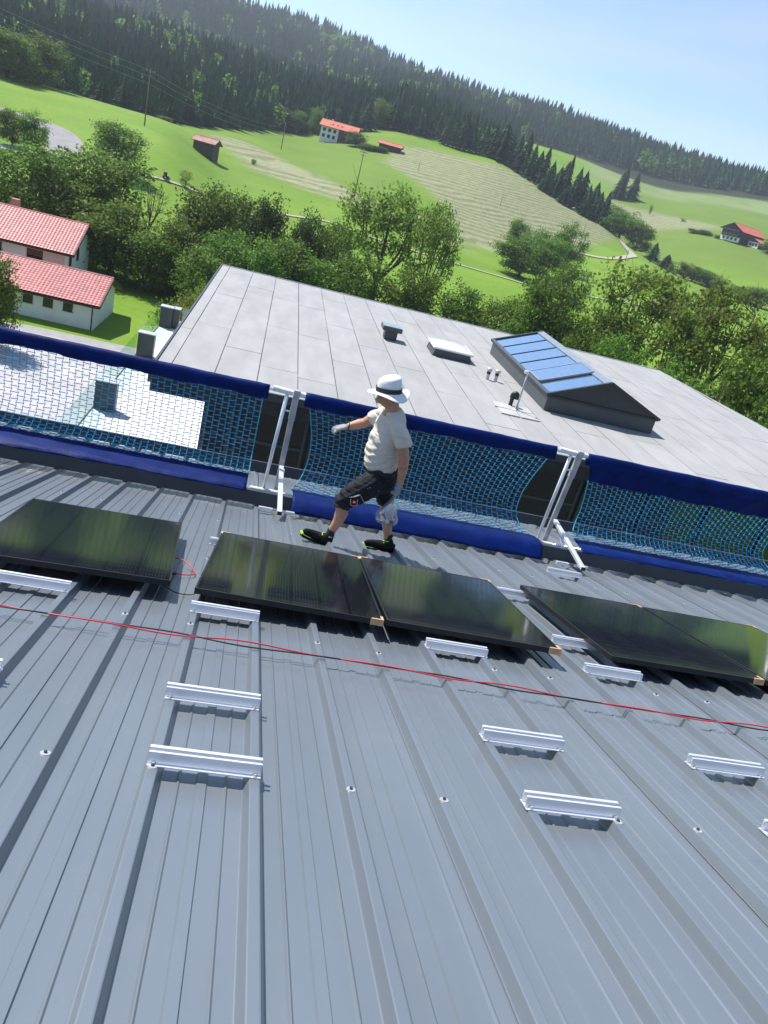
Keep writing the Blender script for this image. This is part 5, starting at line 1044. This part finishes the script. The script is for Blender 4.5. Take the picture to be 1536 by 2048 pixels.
def shoe(hx, hz, tx, tz, dy, ax, az):
    d = Vector((tx-hx, 0, tz-hz)); L_ = d.length; d.normalize(); u = Vector((-d.z, 0, d.x)) if d.x < 0 else Vector((d.z, 0, -d.x)); u = u if u.z > 0 else -u
    q = lambda f, h: (hx+d.x*L_*f+u.x*h, dy, hz+d.z*L_*f+u.z*h)
    up = body('shoe', [[(*q(.03, .048), .033, .036), (*q(.15, .056), .052, .042), (*q(.36, .056), .050, .045), (*q(.56, .046), .038, .050), (*q(.74, .038), .030, .053), (*q(.90, .033), .027, .047), (*q(.985, .026), .014, .026)],
                        [(*q(.20, .05), .048, .042), ((ax+q(.2, .05)[0])/2, dy, (az+q(.2, .05)[2])/2+.01, .047, .042), (ax, dy, az+.01, .042, .040)]], m_shoe, vox=.008, smooth=3)
    b = MB(); prof = [(0, .034), (.15, .042), (.4, .040), (.7, .051), (.9, .046), (1.0, .026)]
    vs = []; 
    for h in (0.0, .026):
        vs += [Vector(q(f, h))+Vector((0, YM+w, 0)) for f, w in prof] + [Vector(q(f, h))+Vector((0, YM-w, 0)) for f, w in reversed(prof)]
    n = len(prof)*2; b.add([v-O_ for v in vs], [tuple(range(n)), tuple(reversed(range(n, 2*n)))]+[(i, (i+1) % n, n+(i+1) % n, n+i) for i in range(n)])
    b.build('sole', m_shoe, up, bevel=.004)
    ends = [Vector(q(f, .0275))+Vector((0, YM-w-.002, 0))-O_ for f, w in prof[3:]]; MB().tube(ends, .0015, n=6).build('lime_edge', m_lime, up)
    MB().tube([Vector(q(.97, .02))+Vector((0, YM-.03, 0))-O_, Vector(q(1.0, .03))+Vector((0, YM, 0))-O_, Vector(q(.97, .02))+Vector((0, YM+.03, 0))-O_], [.012, .016, .012], n=8).build('toe_cap', m_lime, up)
    MB().tube([Vector((ax+.045, YM+dy-.01, az-.01))-O_, Vector((ax-.005, YM+dy-.045, az))-O_, Vector((ax-.045, YM+dy-.01, az-.015))-O_], .005, n=6).build('collar_trim', m_lime, up)
    for k in range(4):
        f = .40+k*.085; hh = (.104, .092, .080, .069)[k]; MB().tube([Vector(q(f, hh-.014))+Vector((0, YM-.030, 0))-O_, Vector(q(f+.025, hh))+Vector((0, YM, 0))-O_, Vector(q(f, hh-.014))+Vector((0, YM+.030, 0))-O_], .0042, n=5).build('lace', m_trimg if k % 2 else m_lime, up)
    body('sock', [[(ax-.003, dy, az-.03, .040, .040), (ax, dy, az+.03, .040), ((ax+.004), dy, az+.065, .0405)]], m_sock, vox=.008, smooth=1)
shoe(.935, -3.195, .645, -3.118, NL, .915, -3.075)
shoe(1.590, -3.232, 1.275, -3.228, FL, 1.497, -3.110)
def hand(name, wrist, fdir, back, curl, spread=.0, flip=1):
    """gloved hand: palm plus four fingers and a thumb; fdir = along the palm, back = out of the back of the hand"""
    f = Vector(fdir).normalized(); bk = Vector(back); bk = (bk-f*bk.dot(f)).normalized(); s = f.cross(bk)*flip; W_ = Vector(wrist); b = MB(); P = lambda a, c, h: W_+f*a+s*c+bk*h
    b.tube([P(-.045, 0, 0), P(-.01, 0, 0)], [(.030, .027)]*2, n=14)
    b.tube([P(-.015, 0, 0), P(.03, 0, 0), P(.075, 0, 0), P(.09, 0, -.002)], [(.030, .024), (.040, .021), (.043, .018), (.036, .014)] if abs(f.z) < .9 else [(.024, .030), (.020, .040), (.018, .043), (.014, .036)], n=14)
    for i, (c, ln) in enumerate(((.030, .068), (.011, .076), (-.010, .071), (-.029, .056))):
        p0 = P(.078, c, 0); a0 = 0.0; pts = [P(.06, c, 0), p0]; p = p0
        for k, seg in enumerate((.44, .32, .24)):
            a0 += curl*(1.0, 1.1, .8)[k]; d = f*math.cos(a0)-bk*math.sin(a0)+s*spread*(1.5-i)*.3; p = p+d.normalized()*ln*seg; pts.append(p)
        b.tube(pts, [.0105, .0105, .0098, .0090, .0070], n=8)
    a0 = .7; p = P(.02, .036, -.006); pts = [P(.0, .02, 0), p]
    for seg in (.036, .030): p = p+(f*math.cos(a0*.8)+s*math.sin(a0)*.55-bk*(.25+curl*.45)).normalized()*seg; a0 -= .35; pts.append(p)
    b.tube(pts, [.014, .0135, .012, .009], n=8)
    o = b.build(name, m_glove, man, smooth=True)
    r_ = o.modifiers.new('merge', 'REMESH'); r_.mode = 'VOXEL'; r_.voxel_size = .0045; r_.use_smooth_shade = True; s_ = o.modifiers.new('soften', 'SMOOTH'); s_.factor = .5; s_.iterations = 2
    return o
hand('glove', Vector((1.397, YM-.20, -2.425))-O_, (-.10, .03, -1), (.35, -1, 0), .85, flip=-1)
hand('glove', Vector((.862, YM+.21, -2.124))-O_, (-1, -.05, -.38), (-.3, -.45, .85), .38, spread=.3)
MB().tube([Vector((.885+.001*math.cos(a), YM+.212+.032*math.cos(a), -2.113+.033*math.sin(a)))-O_ for a in np.linspace(0, 6.3, 14)], .006, n=5, cap=False).build('wristband', m_band, man)
# face details and hair
for dy in (-.032, .032):
    MB().tube([Vector((1.054, YM+dy-.012, -1.716))-O_, Vector((1.049, YM+dy, -1.713))-O_, Vector((1.054, YM+dy+.012, -1.716))-O_], .0045, n=5).build('eyebrow', m_hair, man)
    MB().tube([Vector((1.050, YM+dy-.008, -1.728))-O_, Vector((1.048, YM+dy+.008, -1.728))-O_], .006, n=6).build('eye', m_band, man)
body('hair', [[(1.172, 0, -1.735, .050, .070), (1.165, 0, -1.69, .074, .080), (1.150, 0, -1.65, .086, .080)]], m_hair, vox=.009, smooth=2)
# hat
ht = empty('sun_hat', Vector((1.128, YM, -1.662))-O_, (0, R(-7), 0)); ht.parent = man
_h = MB(); rings = []
for r_, z in ((.186, -.016), (.160, -.015), (.132, -.007), (.112, .004), (.108, .03), (.106, .075), (.098, .112), (.074, .134), (.040, .130), (.004, .124)):
    ring = []
    for k in range(32):
        a = 2*math.pi*k/32; wob = (.018*math.sin(2*a+.6)+.010*math.sin(3*a+1))*max(0, (r_-.11)/.06); sx, sy = 1.0, .86 if r_ < .12 else .95
        ring.append((r_*sx*math.cos(a), r_*sy*math.sin(a), z+wob+(.014*math.cos(a)*(1 if r_ < .1 else 0))))
    rings.append(ring)
n = 32; _h.add([p for q in rings for p in q], [(i*n+k, i*n+(k+1) % n, (i+1)*n+(k+1) % n, (i+1)*n+k) for i in range(len(rings)-1) for k in range(n)]+[tuple((len(rings)-1)*n+k for k in range(n))])
o = _h.build('brim_and_crown', m_hat, ht, smooth=True); md = o.modifiers.new('t', 'SOLIDIFY'); md.thickness = .004; md.offset = -1
MB().add([((.119-.06*(z-.004))*(math.cos(a)), (.119-.06*(z-.004))*.87*math.sin(a), z) for z in (.004, .044) for a in np.linspace(0, 2*math.pi, 33)[:-1]], [(k, (k+1) % 32, 32+(k+1) % 32, 32+k) for k in range(32)]).build('hat_band', m_band, ht, smooth=True)
# trims on the near trouser leg
def strip(name, pts, rad, m): return MB().tube([Vector((x, YM+dy, z))-O_ for x, dy, z in pts], rad, n=6).build(name, m, man, smooth=True)
yo = NL-.106
strip('pocket_piping', [(1.002, yo+.012, -2.640), (1.012, yo-.002, -2.690), (1.045, yo-.003, -2.700), (1.070, yo-.006, -2.680), (1.062, yo-.008, -2.622)], .0045, m_trimg)
strip('pocket_flap_edge', [(.985, yo+.022, -2.632), (1.03, yo-.004, -2.606), (1.075, yo-.010, -2.575)], .006, m_trimg)
strip('side_seam', [(1.080, yo-.010, -2.585), (1.115, yo-.008, -2.63), (1.150, yo+.0, -2.665)], .0035, m_trimg)
strip('pocket_opening', [(1.150, yo+.018, -2.445), (1.185, yo+.010, -2.462), (1.232, yo+.012, -2.515)], .006, m_trimg)
_bd = MB().box(Vector((1.037, YM+yo-.006, -2.655))-O_, (.034, .006, .036), Matrix.Rotation(R(25), 3, 'Y')).build('badge', m_redl, man)
MB().box(Vector((1.037, YM+yo-.0105, -2.655))-O_, (.018, .003, .006), Matrix.Rotation(R(-20), 3, 'Y')).box(Vector((1.037, YM+yo-.0105, -2.655))-O_, (.006, .0032, .018), Matrix.Rotation(R(-20), 3, 'Y')).build('badge_mark', m_wht, _bd)
MB().box(Vector((1.137, YM+yo-.004, -2.500))-O_, (.026, .006, .024), Matrix.Rotation(R(30), 3, 'Y')).build('white_label', m_wht, man)

# ------------------------------------------------------------------ clear plastic bag in the near hand
bag = empty('plastic_bag', (1.383, YM-.20, -2.53)); tag(bag, 'clear plastic bag of small metal parts held in the near glove', 'bag')
m_film = clear_glass('bag_film', tint=(0.92, 0.94, 0.96), mixf=0.30, rough=0.22)
_b = MB(); rings = []; rg = np.random.default_rng(4)
for z, cx, rx, ry in ((.02, 0, .012, .012), (-.02, 0, .018, .016), (-.06, -.002, .034, .028), (-.11, -.010, .060, .045), (-.17, -.018, .088, .058), (-.22, -.020, .108, .064), (-.262, -.012, .098, .058), (-.288, .008, .062, .038), (-.296, .012, .012, .01)):
    rings.append([(cx+rx*math.cos(2*math.pi*k/24)*(1+.09*math.sin(5*2*math.pi*k/24+z*40)), ry*math.sin(2*math.pi*k/24)*(1+.12*math.sin(7*2*math.pi*k/24-z*55)), z+.006*math.sin(k*1.7)) for k in range(24)])
n = 24; _b.add([p for q in rings for p in q], [(i*n+k, i*n+(k+1) % n, (i+1)*n+(k+1) % n, (i+1)*n+k) for i in range(len(rings)-1) for k in range(n)])
_b.build('film', m_film, bag, smooth=True)
MB().add([(-.02, .0, -.08), (.03, .01, -.10), (.045, -.01, -.20), (-.005, .012, -.22), (-.05, -.008, -.19)], [(0, 1, 2, 3, 4)]).build('paper_slip', m_wht, bag)
for k in range(14):
    p = Vector((rg.uniform(-.075, .06), rg.uniform(-.03, .03), rg.uniform(-.275, -.215))); ro = Euler((rg.uniform(0, 3), rg.uniform(0, 3), rg.uniform(0, 3))).to_matrix()
    MB().box(p, (.034, .022, .008), ro).box(p+ro @ Vector((.0, 0, .01)), (.008, .022, .02), ro).build('clamp', m_alu if k % 3 else m_black, bag)
# ------------------------------------------------------------------ summer haze
_hz = MB().bx(-1760, 1760, -1760, 1760, -19.6, 175).build('haze', None); tag(_hz, kind='stuff')
_hm = bpy.data.materials.new('haze_air'); _hm.use_nodes = True; _hn = _hm.node_tree; _hn.nodes.clear()
_ho = _hn.nodes.new('ShaderNodeOutputMaterial'); _hv = _hn.nodes.new('ShaderNodeVolumePrincipled'); _hv.inputs['Density'].default_value = 0.00021; _hv.inputs['Color'].default_value = (0.80, 0.88, 1.0, 1); _hv.inputs['Anisotropy'].default_value = 0.3
_hv.inputs['Density Attribute'].default_value = ''; _hm.cycles.homogeneous_volume = True
_hn.links.new(_hv.outputs['Volume'], _ho.inputs['Volume']); _hz.data.materials.clear(); _hz.data.materials.append(_hm)
